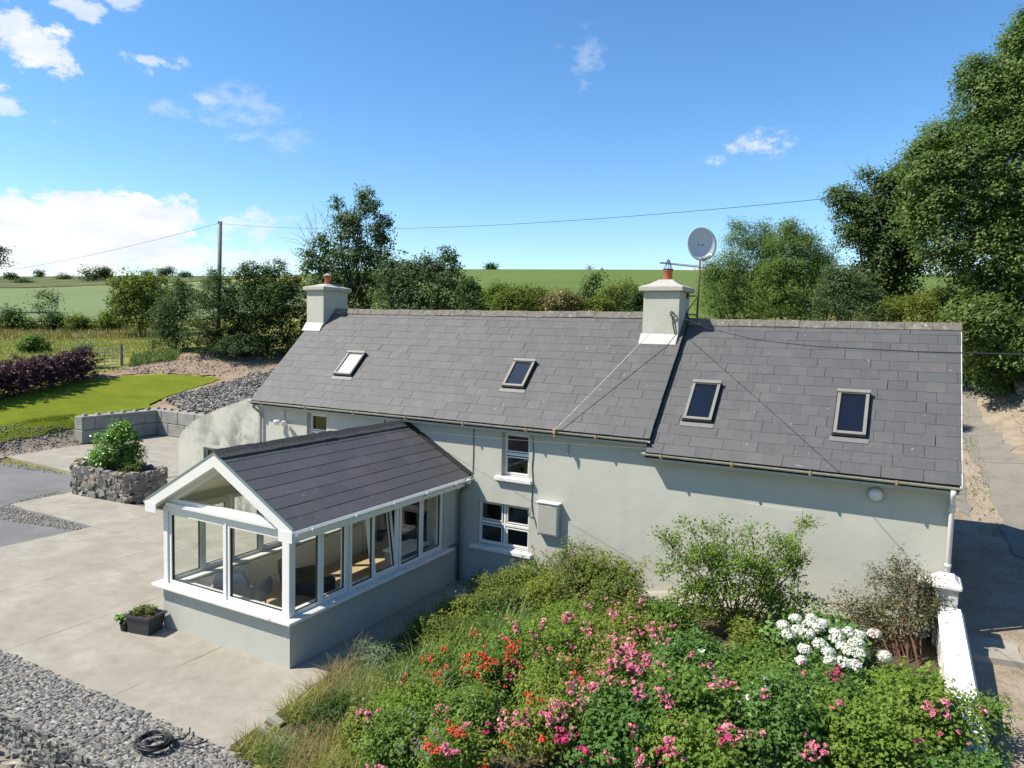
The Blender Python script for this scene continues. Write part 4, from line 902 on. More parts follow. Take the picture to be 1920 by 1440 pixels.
# barge boards and soffit box ends on the gable
for s in (-1, 1):
    xe = -SW/2+s*(SW/2+SO); m = MB(); y0, y1 = -SL_-SFO-.02, -SL_-SFO+.028; w_ = .19
    m.hexa([(xe, y0, SE-w_), (-SW/2, y0, SR-w_*1.12), (-SW/2, y1, SR-w_*1.12), (xe, y1, SE-w_), (xe, y0, SE+.004), (-SW/2, y0, SR+.006), (-SW/2, y1, SR+.006), (xe, y1, SE+.004)])
    m.build('barge_board', 'white_upvc', sr)
    m = MB(); xi = -SW/2+s*(SW/2+SO-.30)
    za = SE-w_; m.prism([(xe, za-.005), (xi, za-.005), (xi, za+.30*slope-.0), (xe, SE-.01)] if s > 0 else [(xe, za-.005), (xe, SE-.01), (xi, za+.30*slope), (xi, za-.005)], 1, -SL_-SFO-.034, -SL_-SFO-.021); m.build('box_end', 'white_upvc', sr)
    m = MB(); m.hexa([(xe-s*.0, y1, SE-w_), (-SW/2, y1, SR-w_*1.12), (-SW/2, -SL_+.02, SR-w_*1.12), (xe, -SL_+.02, SE-w_), (xe, y1, SE-w_+.012), (-SW/2, y1, SR-w_*1.12+.012), (-SW/2, -SL_+.02, SR-w_*1.12+.012), (xe, -SL_+.02, SE-w_+.012)]); m.build('soffit', 'white_upvc', sr)
    # dark metal verge trim
    m = MB(); m.hexa([(xe, y0-.012, SE+.005), (-SW/2, y0-.012, SR+.007), (-SW/2, y0+.03, SR+.007), (xe, y0+.03, SE+.005), (xe, y0-.012, SE+.028), (-SW/2, y0-.012, SR+.03), (-SW/2, y0+.03, SR+.03), (xe, y0+.03, SE+.028)]); m.build('verge_trim', 'verge_green', sr) if 'verge_green' in M else None
    # side fascia, soffit and gutter
    m = MB(); xf = xe-s*.02; m.box((min(xf, xf-s*.02), -SL_-SFO+.03, SE-.20), (max(xf, xf-s*.02), -.004, SE-.02)); m.build('fascia', 'white_upvc', sr)
    m = MB(); xa, xb = sorted((xf-s*.021, -SW/2+s*(SW/2-.0))); m.box((xa, -SL_+.02, SE-.199), (xb, -.004, SE-.185)); m.build('soffit', 'white_upvc', sr)
    gutter((xe+s*.045, -SL_-SFO+.0, SE-.025), (xe+s*.045, -.03, SE-.04), sr, 'white_upvc', .05, 5, 'white_upvc')
m = MB(); m.tube([(SO+.045, -.22, SE-.08), (SO+.045, -.22, SE-.16), (.08, -.20, SE-.32), (.06, -.20, SE-.42), (.06, -.20, .05)], .034, 8); m.build('downpipe', 'pipe_grey', sr, True)
m = MB(); m.cbox((SO+.0, -.28, SE-.14), (SO+.09, -.15, SE-.04), .01); m.build('gutter_outlet', 'pipe_white', sr)
# floor
m = MB(); m.box((-SW+.3, -SL_+.3, -.05), (-.3, .42, .12)); m.build('floor', 'floor_brown', sr)
m = MB(); m.box((-SW+.3, -SL_+.302, .12), (-SW+.315, -.01, ZS-.06)); m.box((-.315, -SL_+.302, .12), (-.3, -.01, ZS-.06)); m.box((-SW+.316, -SL_+.3, .12), (-.316, -SL_+.315, ZS-.06)); m.build('lining', 'plaster_in', sr)

# ---- furniture inside
def cushion(mb, lo, hi, c=.06): mb.cbox(lo, hi, c)
def armchair(base, rz, label, mat):
    t = thing('armchair', base, label, 'armchair'); R_ = Matrix.Rotation(rz, 3, 'Z')
    def part(nm, f, mt, smooth=False):
        m = MB(); f(m); V = [np.array(R_ @ Vector(v))+np.array(base) for v in m.V]; obj(nm, V, m.F, mt, t, smooth)
    part('seat', lambda m: m.cbox((-.33, -.36, .22), (.33, .28, .44), .06), mat)
    part('backrest', lambda m: m.add([tuple(v) for v in [(-.36, .24, .25), (.36, .24, .25), (.36, .40, .25), (-.36, .40, .25), (-.31, .40, .78), (.31, .40, .78), (.31, .52, .76), (-.31, .52, .76), (-.24, .45, .95), (.24, .45, .95), (.24, .54, .93), (-.24, .54, .93)]], [(0, 1, 5, 4), (1, 2, 6, 5), (2, 3, 7, 6), (3, 0, 4, 7), (4, 5, 9, 8), (5, 6, 10, 9), (6, 7, 11, 10), (7, 4, 8, 11), (8, 9, 10, 11), (0, 3, 2, 1)]), mat)
    for s in (-1, 1): part('armrest', lambda m: m.cbox((s*.40-.075, -.34, .25), (s*.40+.075, .36, .62), .05), mat)
    for sx in (-.32, .32):
        for sy in (-.28, .32): part('leg', lambda m: m.tube([(sx, sy, .26), (sx*1.08, sy*1.08, 0)], [.022, .014], 8), 'table_wood')
    return t
armchair((-2.35, -4.05, .12), math.radians(205), 'pale grey upholstered armchair inside the sunroom by the gable window', 'fabric_grey')
armchair((-1.55, -3.1, .12), math.radians(160), 'dark upholstered armchair in the middle of the sunroom', 'fabric_dark')
t = thing('coffee_table', (-1.0, -4.1, .12), 'round dark wooden coffee table inside the sunroom', 'table')
m = MB(); m.lathe((-1.0, -4.1, .52), [(.42, 0), (.45, .01), (.45, .035), (.43, .045)], 32); m.build('tabletop', 'table_wood', t)
for k in range(3): a = k*2.1+.4; m = MB(); m.tube([(-1.0+.2*math.cos(a), -4.1+.2*math.sin(a), .52), (-1.0+.33*math.cos(a), -4.1+.33*math.sin(a), .12)], [.022, .015], 8); m.build('leg', 'table_wood', t)
t = thing('sideboard', (-.62, -1.2, .12), 'white sideboard with a pale worktop inside the sunroom against the house', 'sideboard')
m = MB(); m.cbox((-.85, -1.65, .12), (-.36, -.75, .92), .01); m.build('cabinet', 'room_dark', t); m = MB(); m.cbox((-.88, -1.68, .92), (-.34, -.72, .96), .006); m.build('worktop', 'white_paint', t)
for i in range(2): m = MB(); m.cbox((-.868, -1.62+.44*i, .2), (-.851, -1.22+.44*i, .88), .004); m.build('door', 'white_paint', t)

# ---------------------------------------------------------------- old rendered lean-to against the cottage's far gable
sh = thing('lean_to', (-8.1, 2, 0), 'weathered rendered lean-to wall with a small window beside the cottage', 'lean-to')
prof = [(-9.70, -.1), (-6.42, -.1), (-6.42, 3.52), (-6.85, 3.60), (-7.32, 3.46), (-7.9, 3.27), (-8.52, 3.05), (-8.95, 2.86), (-9.29, 2.66), (-9.55, 2.45), (-9.70, 2.24)]
opn = (-8.60, -7.66, 1.35, 2.13)
m = MB(); xs = sorted({p[0] for p in prof}|{opn[0], opn[1]})
def topz(x):
    P = [(p[0], p[1]) for p in prof[2:]]
    for (xa, za), (xb, zb_) in zip(P, P[1:]):
        if xb <= x <= xa: return zb_+(za-zb_)*(x-xb)/(xa-xb)
    return prof[2][1]
for a, b in zip(xs, xs[1:]):
    mid = .5*(a+b); segs = [(-.1, None)] if not (opn[0] < mid < opn[1]) else None
    if segs: m.hexa([(a, .004, -.1), (b, .004, -.1), (b, .35, -.1), (a, .35, -.1), (a, .004, topz(a)), (b, .004, topz(b)), (b, .35, topz(b)), (a, .35, topz(a))])
    else:
        m.hexa([(a, .004, -.1), (b, .004, -.1), (b, .35, -.1), (a, .35, -.1), (a, .004, opn[2]), (b, .004, opn[2]), (b, .35, opn[2]), (a, .35, opn[2])])
        m.hexa([(a, .004, opn[3]), (b, .004, opn[3]), (b, .35, opn[3]), (a, .35, opn[3]), (a, .004, topz(a)), (b, .004, topz(b)), (b, .35, topz(b)), (a, .35, topz(a))])
m.box((-9.69, .351, -.1), (-9.40, 4.6, 2.1)); m.box((-9.39, 4.3, -.1), (-6.42, 4.6, 2.4)); m.build('wall', 'render_old', sh)
m = MB(); m.hexa([(-9.75, .36, 2.12), (-6.42, .36, 3.46), (-6.42, 4.7, 3.46), (-9.75, 4.7, 2.12), (-9.75, .36, 2.2), (-6.42, .36, 3.54), (-6.42, 4.7, 3.54), (-9.75, 4.7, 2.2)]); m.build('roof', 'slate_many', sh)
m = MB(); x0, x1, z0, z1 = opn; m.cbox((x0, .06, z0), (x0+.07, .14, z1), .005); m.cbox((x1-.07, .06, z0), (x1, .14, z1), .005); m.cbox((x0+.07, .06, z1-.07), (x1-.07, .14, z1), .005); m.cbox((x0+.07, .06, z0), (x1-.07, .14, z0+.07), .005); wo_ = m.build('window', 'trim_grey', sh)
m = MB(); m.box((x0+.07, .09, z0+.07), (x1-.07, .1, z1-.07)); m.build('pane', 'glass_dark', wo_)
m = MB(); m.box((x0, .36, z0-.4), (x1, .37, z1+.3)); m.build('window_back', 'black_metal', sh)  # plain black panel closing the opening behind the pane
for (a, b, c, d) in ((x0-.09, x0-.001, z0, z1+.09), (x1+.001, x1+.09, z0, z1+.09), (x0, x1, z1+.001, z1+.09)): m = MB(); m.box((a, -.012, c), (b, .003, d)); m.build('window_surround', 'render_grey', sh)

# ---------------------------------------------------------------- block retaining wall
bw = thing('block_wall', (-23.9, 7, 0), 'L-shaped retaining wall of big interlocking concrete blocks below the lawn', 'retaining wall')
BH = .62; bl = 1.22; bt = .62
def block(lo, hi, nx_, ny_, studs=True):
    m = MB(); m.cbox(np.array(lo)+.006, np.array(hi)-.006, .028); o = m.build('block', 'concrete_block', bw)
    if studs:
        for i in range(nx_):
            for j in range(ny_):
                cx = lo[0]+(hi[0]-lo[0])*(i+.5)/nx_; cy = lo[1]+(hi[1]-lo[1])*(j+.5)/ny_; s = MB(); z = hi[2]-.008
                s.add([(cx-.11, cy-.11, z), (cx+.11, cy-.11, z), (cx+.11, cy+.11, z), (cx-.11, cy+.11, z), (cx-.06, cy-.06, z+.085), (cx+.06, cy-.06, z+.085), (cx+.06, cy+.06, z+.085), (cx-.06, cy+.06, z+.085)], SFACE); s.build('stud', 'concrete_block', o)
xw1, xw0 = -23.55, -23.55-bt; yb0 = 9.02
for row in (0, 1):
    z0, z1 = .03+row*BH, .03+(row+1)*BH
    y = 5.34; first = True
    while y < yb0-.05:
        ln = (bl/2 if (row == 1 and first) else bl) if row == 1 else (bl if not first else bl*.98); first = False
        y1 = min(y+ln, yb0)
        if yb0-y1 < .2: y1 = yb0
        block((xw0, y, z0), (xw1, y1, z1), 1, max(1, int(round((y1-y)/.61))), row == 1); y = y1
    x = xw0 if row == 0 else xw0; first = True
    while x < -11.0:
        ln = bl*(.75 if (row == 1 and first) else (1.15 if first else 1)); first = False; x1 = x+ln
        block((x, yb0, z0), (x1, yb0+bt, z1), max(1, int(round(ln/.61))), 1, row == 1); x = x1

# ---------------------------------------------------------------- slate rubble heap behind it
rr_ = np.random.default_rng(21)
RUB = [(-22.4, 9.75), (-9.8, 9.75), (-7.2, 9.5), (-7.0, 15), tuple(g2(520, 700)), tuple(g2(470, 706)), tuple(g2(420, 722)), tuple(g2(360, 738)), tuple(g2(310, 752))]
drape('rubble_ground', RUB, .6, .03, 'dirt', .1, .5)
Qn = scatter_poly(RUB, 17000, rr_); hz_ = H(Qn[:, 0], Qn[:, 1]); lum = .10*np.sin(Qn[:, 0]*1.3)*np.cos(Qn[:, 1]*1.7); dp = np.linalg.norm(np.c_[Qn, hz_]-CAM_POS, axis=1)
sz = np.minimum(rr_.gamma(2.2, .035, len(Qn))+.05, .24); S = np.c_[sz, sz*rr_.uniform(.5, .9, len(Qn)), .02+sz*.12]
Pn = np.c_[Qn, hz_+.06+np.maximum(0, lum)+rr_.uniform(0, .12, len(Qn))]; V, F = stones_many(Pn, S, rotm(rr_, len(Qn), .38), rr_)
obj('slate_rubble', V, F, 'chip_many', label='heap of broken grey slates behind the concrete block wall', kind='stuff')

# ---------------------------------------------------------------- gabion wall in the foreground
gb = thing('gabion_wall', (-3, -7.65, -.8), 'long wire gabion wall filled with grey slate at the edge of the concrete yard', 'gabion wall')
X0, X1, Y0, Y1, ZT, ZB = -7.6, 2.45, -8.10, -7.17, .035, -1.0
m = MB(); m.box((X0+.06, Y0+.08, ZB), (X1-.06, Y1-.04, ZT-.035)); m.build('core', 'concrete_block', gb)
rq = np.random.default_rng(31); n = 17000
P1 = np.c_[np.where(rq.random(n) < .8, rq.uniform(-4.8, X1, n), rq.uniform(X0, X1, n)), rq.uniform(Y0+.02, Y1+.02, n), ZT-.022+rq.uniform(-.012, .014, n)]; s1 = np.minimum(rq.gamma(2.4, .013, n)+.024, .10)
S1 = np.c_[s1*1.15, s1*rq.uniform(.4, .75, n), .012+s1*.14]; R1 = rotm(rq, n, .14)
R1 = np.where((rq.random(n) < .6)[:, None, None], rotm(rq, n, .2)*0+np.array([[[1, 0, 0], [0, 1, 0], [0, 0, 1.]]]), R1)
yaw = rq.normal(.15, .35, n); c_, s_ = np.cos(yaw), np.sin(yaw); Rz_ = np.zeros((n, 3, 3)); Rz_[:, 0, 0] = c_; Rz_[:, 0, 1] = -s_; Rz_[:, 1, 0] = s_; Rz_[:, 1, 1] = c_; Rz_[:, 2, 2] = 1; tl = rotm(rq, n, .12); R1 = Rz_@R1
n2_ = 4200; P2_ = np.c_[rq.uniform(X0, X1, n2_), Y0+rq.uniform(-.02, .05, n2_), rq.uniform(-.62, ZT-.03, n2_)]; s2 = np.minimum(rq.gamma(3, .02, n2_)+.035, .12); S2 = np.c_[s2*1.2, s2*.7, .018+s2*.42]; yaw = rq.normal(0, .3, n2_); c_, s_ = np.cos(yaw), np.sin(yaw); R2 = np.zeros((n2_, 3, 3)); R2[:, 0, 0] = c_; R2[:, 0, 1] = -s_; R2[:, 1, 0] = s_; R2[:, 1, 1] = c_; R2[:, 2, 2] = 1
P = np.r_[P1, P2_]; S = np.r_[S1, S2]; R = np.r_[R1, R2]
def px_size(P, S):
    d = P-CAM_POS; z = d@CF; u = 960+CAM_F*(d@CR)/z; v = 720-CAM_F*(d@CU)/z; s = S.max(1)/z; s[(u < 0) | (u > 1920) | (v < 0) | (v > 1440)] = 0; return s
def stone_parts(P, S, R, parent, nkeep, mat, name='stone', seed=1, manyname='stones', variants=24):
    r = np.random.default_rng(seed); o = np.argsort(-px_size(P, S)); keep, rest = o[:nkeep], o[nkeep:]
    mes = []
    for i in range(variants):
        me = mesh_np(name, stone_mesh(seed*100+i, 1, 1, 1), SFACE); me.materials.append(M[mat]); mes.append(me)
    for q, i in enumerate(keep): inst(name, mes[q % variants], parent, P[i], Matrix(R[i]).to_euler(), tuple(S[i]))
    V, F = stones_many(P[rest], S[rest], R[rest], r); obj(manyname, V, F, mat+'_many', parent, kind='stuff')
stone_parts(P, S, R, gb, 300, 'chip', 'stone', 3)
m = MB(); r_ = .0014
for x in np.arange(X0, X1+.01, .3): m.tube([(x, Y1+.02, ZT+.035), (x, Y0-.03, ZT+.035), (x, Y0-.045, -.6)], r_, 3, False)
for y in np.arange(Y0-.03, Y1+.03, .3): m.tube([(X0, y, ZT+.037), (X1, y, ZT+.037)], r_, 3, False)
for z in np.arange(-.55, ZT, .12): m.tube([(X0, Y0-.047, z), (X1, Y0-.047, z)], r_, 3, False)
m.build('wire_mesh', 'wire_steel', gb)
gb2 = thing('gabion_wall', (-3, -8.8, -1), 'lower gabion tier topped with pale stones below the grey slate gabion wall', 'gabion wall')
m = MB(); m.box((-7.6, -9.6, -1.3), (1.0, -8.2, -.64)); m.build('core', 'soil', gb2)
n = 2600; P = np.c_[rq.uniform(-5, 1, n), rq.uniform(-9.5, -8.15, n), -.60+rq.uniform(-.03, .04, n)]; s1 = rq.gamma(3, .03, n)+.05; S = np.c_[s1*1.2, s1*.7, .03+s1*.25]; stone_parts(P, S, rotm(rq, n, .25), gb2, 40, 'cobble', 'stone', 5)
# coil of cable lying on it
rc_ = random.Random(4); m = MB(); pts = []
for i in range(9*26):
    a = 2*math.pi*i/26; k = i/26; R_ = .185+.032*math.sin(k*2.1)+.012*math.sin(a*3+k); pts.append((.12+R_*1.12*math.cos(a)+.014*math.sin(k*5), -7.60+R_*.98*math.sin(a), ZT+.055+.007*k+.01*math.sin(a*2+k)))
pts += [(.33, -7.45, ZT+.09), (.36, -7.32, ZT+.06), (.30, -7.2, ZT+.055), (.2, -7.12, ZT+.05)]; m.tube(pts, .011, 6)
m.tube([(.2, -7.42, ZT+.06), (.42, -7.42, ZT+.06), (.6, -7.36, ZT+.05), (.66, -7.2, ZT+.05)], .011, 6)
m.build('cable_coil', 'cable_black', None, True, label='coil of black cable lying on the slate gabion wall', cat='cable')

# ---------------------------------------------------------------- gabion planter
pc = np.array([-13.35, .55]); gp = thing('gabion_planter', (pc[0], pc[1], 0), 'oval wire gabion planter of rough stones standing on the concrete apron', 'planter')
def rrect(t, hx, hy, r, ang):
    """point and normal on rounded rectangle, t in 0..1"""
    segs = []; 
    for (cx, cy, a0) in ((hx-r, hy-r, 0), (-hx+r, hy-r, 90), (-hx+r, -hy+r, 180), (hx-r, -hy+r, 270)): segs.append((cx, cy, a0))
    pts = []
    for (cx, cy, a0) in segs:
        for k in range(9): a = math.radians(a0+k*90/8); pts.append((cx+r*math.cos(a), cy+r*math.sin(a)))
    pts = np.array(pts+[pts[0]]); d = np.r_[0, np.cumsum(np.linalg.norm(np.diff(pts, axis=0), axis=1))]; s = t*d[-1]; x = np.interp(s, d, pts[:, 0]); y = np.interp(s, d, pts[:, 1]); x2 = np.interp((s+.01) % d[-1], d, pts[:, 0]); y2 = np.interp((s+.01) % d[-1], d, pts[:, 1]); tx, ty = x2-x, y2-y; L = math.hypot(tx, ty)+1e-9
    c, s_ = math.cos(ang), math.sin(ang); n = (ty/L, -tx/L); return np.array([c*x-s_*y, s_*x+c*y]), np.array([c*n[0]-s_*n[1], s_*n[0]+c*n[1]]), d[-1]
HX, HY, PR, PA, PH = 1.55, .62, .42, math.radians(4), .92
P = []; S = []; R = []; rp = np.random.default_rng(12)
for i in range(1500):
    p, nn, per = rrect(rp.random(), HX, HY, PR, PA); z = rp.uniform(.04, PH); sz = rp.gamma(4, .022)+.045; P.append((pc[0]+p[0], pc[1]+p[1], z)); S.append((sz*1.25, sz*.8, sz*rp.uniform(.5, .9))); a = math.atan2(nn[1], nn[0])+math.pi/2
    R.append(np.array(Matrix.Rotation(a+rp.normal(0, .2), 3, 'Z') @ Matrix.Rotation(rp.normal(0, .3), 3, 'Y')))
stone_parts(np.array(P), np.array(S), np.array(R), gp, 240, 'cobble', 'stone', 7)
m = MB(); ring = [rrect(i/40, HX-.06, HY-.06, PR-.05, PA)[0]+pc for i in range(40)]; m.prism([(p[0], p[1]) for p in ring], 2, .0, PH-.08); m.build('soil', 'soil', gp)
m = MB()
for z in np.arange(.05, PH+.03, .1): m.tube([(*(rrect((i % 60)/60, HX+.05, HY+.05, PR+.04, PA)[0]+pc), z) for i in range(61)], .0035, 3, False)
for i in range(60): p = rrect(i/60, HX+.05, HY+.05, PR+.04, PA)[0]+pc; m.tube([(*p, .02), (*p, PH+.02)], .0035, 3, False)
m.build('wire_mesh', 'wire_steel', gp)

# ---------------------------------------------------------------- black tub, small pot by the sunroom
tb = thing('planter_tub', (-3.27, -5.42, .03), 'square black plastic tub of withered plants beside the sunroom wall', 'plant tub')
m = MB(); cx, cy = -3.25, -5.42; ang = math.radians(12)
def quad(hw, hd, z): return [(cx+hw*sx*math.cos(ang)-hd*sy*math.sin(ang), cy+hw*sx*math.sin(ang)+hd*sy*math.cos(ang), z) for sx, sy in ((-1, -1), (1, -1), (1, 1), (-1, 1))]
m.hexa(quad(.21, .16, .03)+quad(.255, .20, .33)); m.build('body', 'pot_black', tb); m = MB()
o_, i_ = quad(.275, .22, .33)+quad(.275, .22, .365), quad(.24, .185, .33)+quad(.24, .185, .365)
for k in range(4): j = (k+1) % 4; m.add([o_[k], o_[j], i_[j], i_[k], o_[4+k], o_[4+j], i_[4+j], i_[4+k]], SFACE)
m.build('rim', 'pot_black', tb); m = MB(); m.hexa(quad(.238, .183, .331)+quad(.238, .183, .35)); m.build('soil', 'soil', tb)
sp = thing('flower_pot', (-3.62, -5.62, .03), 'small black pot with a bright leafy seedling beside the square tub', 'plant pot')
m = MB(); m.lathe((-3.60, -5.60, .03), [(.055, 0), (.075, .13), (.082, .13), (.082, .15), (.068, .15), (.06, .11)], 16); m.build('body', 'pot_black', sp, True)

# ---------------------------------------------------------------- garden wall, pillar and lane on the right
gw_ = thing('garden_wall', (9.35, -2.2, .5), 'low white painted garden wall sloping down from the pillar beside the lane', 'wall')
ys = [-.62, -1.2, -1.9, -2.6, -3.2, -3.8]; m = MB(); rgw = random.Random(6)
for a, b in zip(ys, ys[1:]):
    za, zb2 = 1.46+(a+.6)*.19, 1.46+(b+.6)*.19; xa, xb = 9.12+(-a)*.035, 9.12+(-b)*.035
    m.hexa([(xb, b, 0), (xb+.33, b, 0), (xa+.33, a, 0), (xa, a, 0), (xb+.02, b, zb2), (xb+.31, b, zb2), (xa+.31, a, za), (xa+.02, a, za)])
m.build('wall_body', 'white_wall', gw_)
m = MB()
for a, b in zip(ys, ys[1:]):
    za, zb2 = 1.46+(a+.6)*.19, 1.46+(b+.6)*.19; xa, xb = 9.12+(-a)*.035, 9.12+(-b)*.035
    m.hexa([(xb-.01, b+.006, zb2), (xb+.34, b+.006, zb2), (xa+.34, a-.006, za), (xa-.01, a-.006, za), (xb+.03, b+.006, zb2+.07), (xb+.30, b+.006, zb2+.07), (xa+.30, a-.006, za+.07), (xa+.03, a-.006, za+.07)])
m.build('coping', 'white_wall', gw_)
gpil = thing('gate_pillar', (9.22, -.38, .7), 'grey garden pillar with a white cap at the corner of the cottage', 'pillar')
m = MB(); m.box((9.10, -.60, .3), (9.40, -.12, 1.80)); m.build('shaft', 'render_grey', gpil); m = MB(); m.cbox((9.05, -.66, 1.80), (9.45, -.10, 1.88), .02); m.add([(9.07, -.64, 1.87), (9.43, -.64, 1.87), (9.43, -.12, 1.87), (9.07, -.12, 1.87), (9.15, -.54, 1.95), (9.35, -.54, 1.95), (9.35, -.22, 1.95), (9.15, -.22, 1.95)], SFACE); m.build('cap', 'white_paint', gpil)
gp3 = thing('wall_pier', (8.98, -.2, .7), 'narrow grey pier with a small white cap beside the pillar at the cottage corner', 'pillar')
m = MB(); m.box((8.87, -.40, .3), (9.04, -.10, 1.70)); m.build('shaft', 'render_grey', gp3); m = MB(); m.cbox((8.84, -.44, 1.70), (9.047, -.08, 1.80), .015); m.build('cap', 'white_paint', gp3)
# the lane
LN = [(9.75, -9), (12.6, -9), (12.5, -4), (12.4, 2), (12.1, 8), (11.75, 11), (11.2, 15.3), (10.75, 19.9), (10.2, 24), (8.6, 28), (6.5, 27), (8.2, 23.5), (9.2, 19), (9.75, 13), (9.75, 5)]
drape('lane_verge', [(9.42, -9), (14.0, -9), (14.0, 2), (13.3, 9), (12.6, 15), (12.0, 21), (11.4, 30), (9.0, 30), (9.0, 22), (9.0, 14), (9.3, 6), (9.42, 2)], .5, .015, 'verge_dirt', .05, .4, .006)
drape('lane', [(10.65, 4.0), (11.75, 3.0), (11.6, 8.5), (11.35, 11.2), (10.95, 15.4), (10.75, 19.9), (10.6, 24), (10.5, 29), (9.5, 29), (9.7, 24), (9.8, 18.5), (10.1, 13), (10.5, 9)], .5, .035, 'lane_tarmac', .06, .3, .003)
drape('lane_track', [(9.44, 7.5), (10.1, 6.2), (10.05, 9), (9.75, 13), (9.1, 18), (8.5, 18), (9.2, 12)], .5, .033, 'lane_tarmac', .08, .3, .003)
flat('doorstep', [(9.47, -.75), (10.25, -.6), (10.3, .25), (9.47, .15)], .885, 'concrete', None, .25, 3, .02)
# ---------------------------------------------------------------- foliage tools
def unit(v): return v/(np.linalg.norm(v, axis=-1, keepdims=True)+1e-9)
def leaf_quads(P, Nn, size, aspect, rng, droop=.25, fold=.18):
    """one folded leaf (4 vertices) per point"""
    n = len(P); r = rng.normal(size=(n, 3)); a = unit(r-(r*Nn).sum(1, keepdims=True)*Nn); a[:, 2] -= droop; a = unit(a); b = unit(np.cross(Nn, a)); nn = np.cross(a, b)
    L = (size*rng.uniform(.65, 1.3, n))[:, None]; w = L*aspect*.5
    V = np.stack([P-a*L*.5, P+b*w+nn*L*fold*.5, P+a*L*.5-nn*L*fold*.3, P-b*w+nn*L*fold*.5], 1).reshape(-1, 3)
    return V, np.arange(n*4).reshape(n, 4)
def foliage(name, V, F, tint, mat, parent=None, **k):
    o = obj(name, V, F, mat, parent, **k); at = o.data.attributes.new('tint', 'FLOAT', 'FACE'); at.data.foreach_set('value', np.clip(tint, 0, 1).astype(np.float32)); return o
def clumps(blobs, n, leaf, rng, clump_r=None, per=28, shell=.62, up=.55):
    """leaf points in clumps through the blobs' volume; blobs: (centre(3), radii(3))"""
    vol = np.array([np.prod(b[1])**(2/3) for b in blobs]); cnt = np.maximum(1, (n*vol/vol.sum()).astype(int)); P = []; Nn = []; T = []; C = []
    for (c, r), m in zip(blobs, cnt):
        k = max(1, m//per); d = unit(rng.normal(size=(k, 3))); d[:, 2] = np.where(d[:, 2] < -.55, -d[:, 2], d[:, 2]); rad = shell+(1-shell)*rng.random(k)**.5; rad *= np.where(rng.random(k) < .25, rng.uniform(.3, 1, k), 1)
        rad *= 1+.22*np.sin(d[:, 0]*7+c[0])*np.cos(d[:, 1]*6+c[2]*2)+rng.normal(0, .07, k)
        cc = c+d*rad[:, None]*r; C.append(cc); cr = clump_r or leaf*3.2
        e = unit(rng.normal(size=(k, per, 3))); rr = rng.random((k, per, 1))**.45; crs = (cr*rng.uniform(.6, 1.35, (k, 1, 1)))
        p = cc[:, None]+e*rr*crs*np.array([1, 1, .75]); P.append(p.reshape(-1, 3))
        nn = unit(.5*d[:, None]+.35*e+np.array([0, 0, up*.7])+.65*SUN_TO+.5*rng.normal(size=(k, per, 3))); Nn.append(nn.reshape(-1, 3))
        T.append((np.repeat(rng.beta(2, 2.2, k), per)*.6+.4*rng.random(k*per)))
    return np.concatenate(P), np.concatenate(Nn), np.concatenate(T), np.concatenate(C)
def limbs(mb, base, targets, r0, rng, split=.45, sides=6, wob=.12):
    base = np.array(base, float); cen = targets.mean(0); fork = base+(cen-base)*split; H_ = np.linalg.norm(fork-base)
    n = 5; tr = [base+(fork-base)*i/n+np.r_[rng.normal(0, wob*.25*H_/n, 2), 0]*(i > 0) for i in range(n+1)]; mb.tube(tr, [r0*(1-.45*i/n) for i in range(n+1)], max(sides, 7), False)
    for t in targets:
        i0 = rng.integers(2, n+1); s = tr[i0]; L = np.linalg.norm(t-s); mid = s+(t-s)*.5+rng.normal(0, wob*L, 3)+np.array([0, 0, .08*L]); q = s+(t-s)*.25+rng.normal(0, wob*.5*L, 3)
        ra = r0*.42*(1-.25*i0/n); mb.tube([s, q, mid, t], [ra, ra*.75, ra*.5, ra*.15], 5, False)
def tree(name, label, cat, t, ell, n, leaf, mat, seed, base=None, bark='bark', aspect=.55, group=None, trunk_r=None, nl=16, per=28, shell=.6, clump=None, twigs=None, up=.55, split=.45, ground=None):
    """ell: (px, py, rx, ry[, dt]) crown lobes as photo-pixel ellipses at depth t"""
    rng = np.random.default_rng(seed); k = mpp(t); blobs = []
    for e in ell: dt = e[4] if len(e) > 4 else 0; blobs.append((atd(e[0], e[1], t+dt), np.array([e[2], (e[2]+e[3])*.5, e[3]])*k))
    P, Nn, T, C = clumps(blobs, n, leaf, rng, clump, per, shell, up)
    low = min(blobs, key=lambda b: b[0][2]-b[1][2]); cen = np.mean([b[0] for b in blobs], 0)
    bx, by = (base if base is not None else cen[:2]); bz = h(bx, by)-.1 if ground is None else ground
    ok = P[:, 2] > H(P[:, 0], P[:, 1])+.03; P, Nn, T = P[ok], Nn[ok], T[ok]
    o = thing(name, (bx, by, bz), label, cat, group)
    V, F = leaf_quads(P, Nn, leaf, aspect, rng); foliage('crown', V, F, T, mat, o)
    m = MB(); hgt = max(cen[2]-bz, .3); r0 = trunk_r or max(.03, .035*hgt); tg = C[rng.choice(len(C), min(nl, len(C)), replace=False)]; tg = tg[tg[:, 2] > bz+.15] if (tg[:, 2] > bz+.15).any() else tg
    limbs(m, (bx, by, bz), tg, r0, rng, split); m.build('trunk', bark, o, True)
    if twigs:
        m = MB()
        for (px, py, qx, qy, dt) in twigs:
            a, b = atd(px, py, t+dt), atd(qx, qy, t+dt); L = np.linalg.norm(b-a); mid = .5*(a+b)+rng.normal(0, .07*L, 3); r_ = .022*(t/40)
            m.tube([a, mid, b], [r_, r_*.7, r_*.25], 4, False)
            for q in range(4): s = a+(b-a)*rng.uniform(.3, .9); e_ = s+(b-a)*rng.uniform(.15, .35)+rng.normal(0, .13*L, 3); m.tube([s, e_], [r_*.5, r_*.15], 3, False)
        m.build('bare_branches', 'bark_pale', o)
    return o

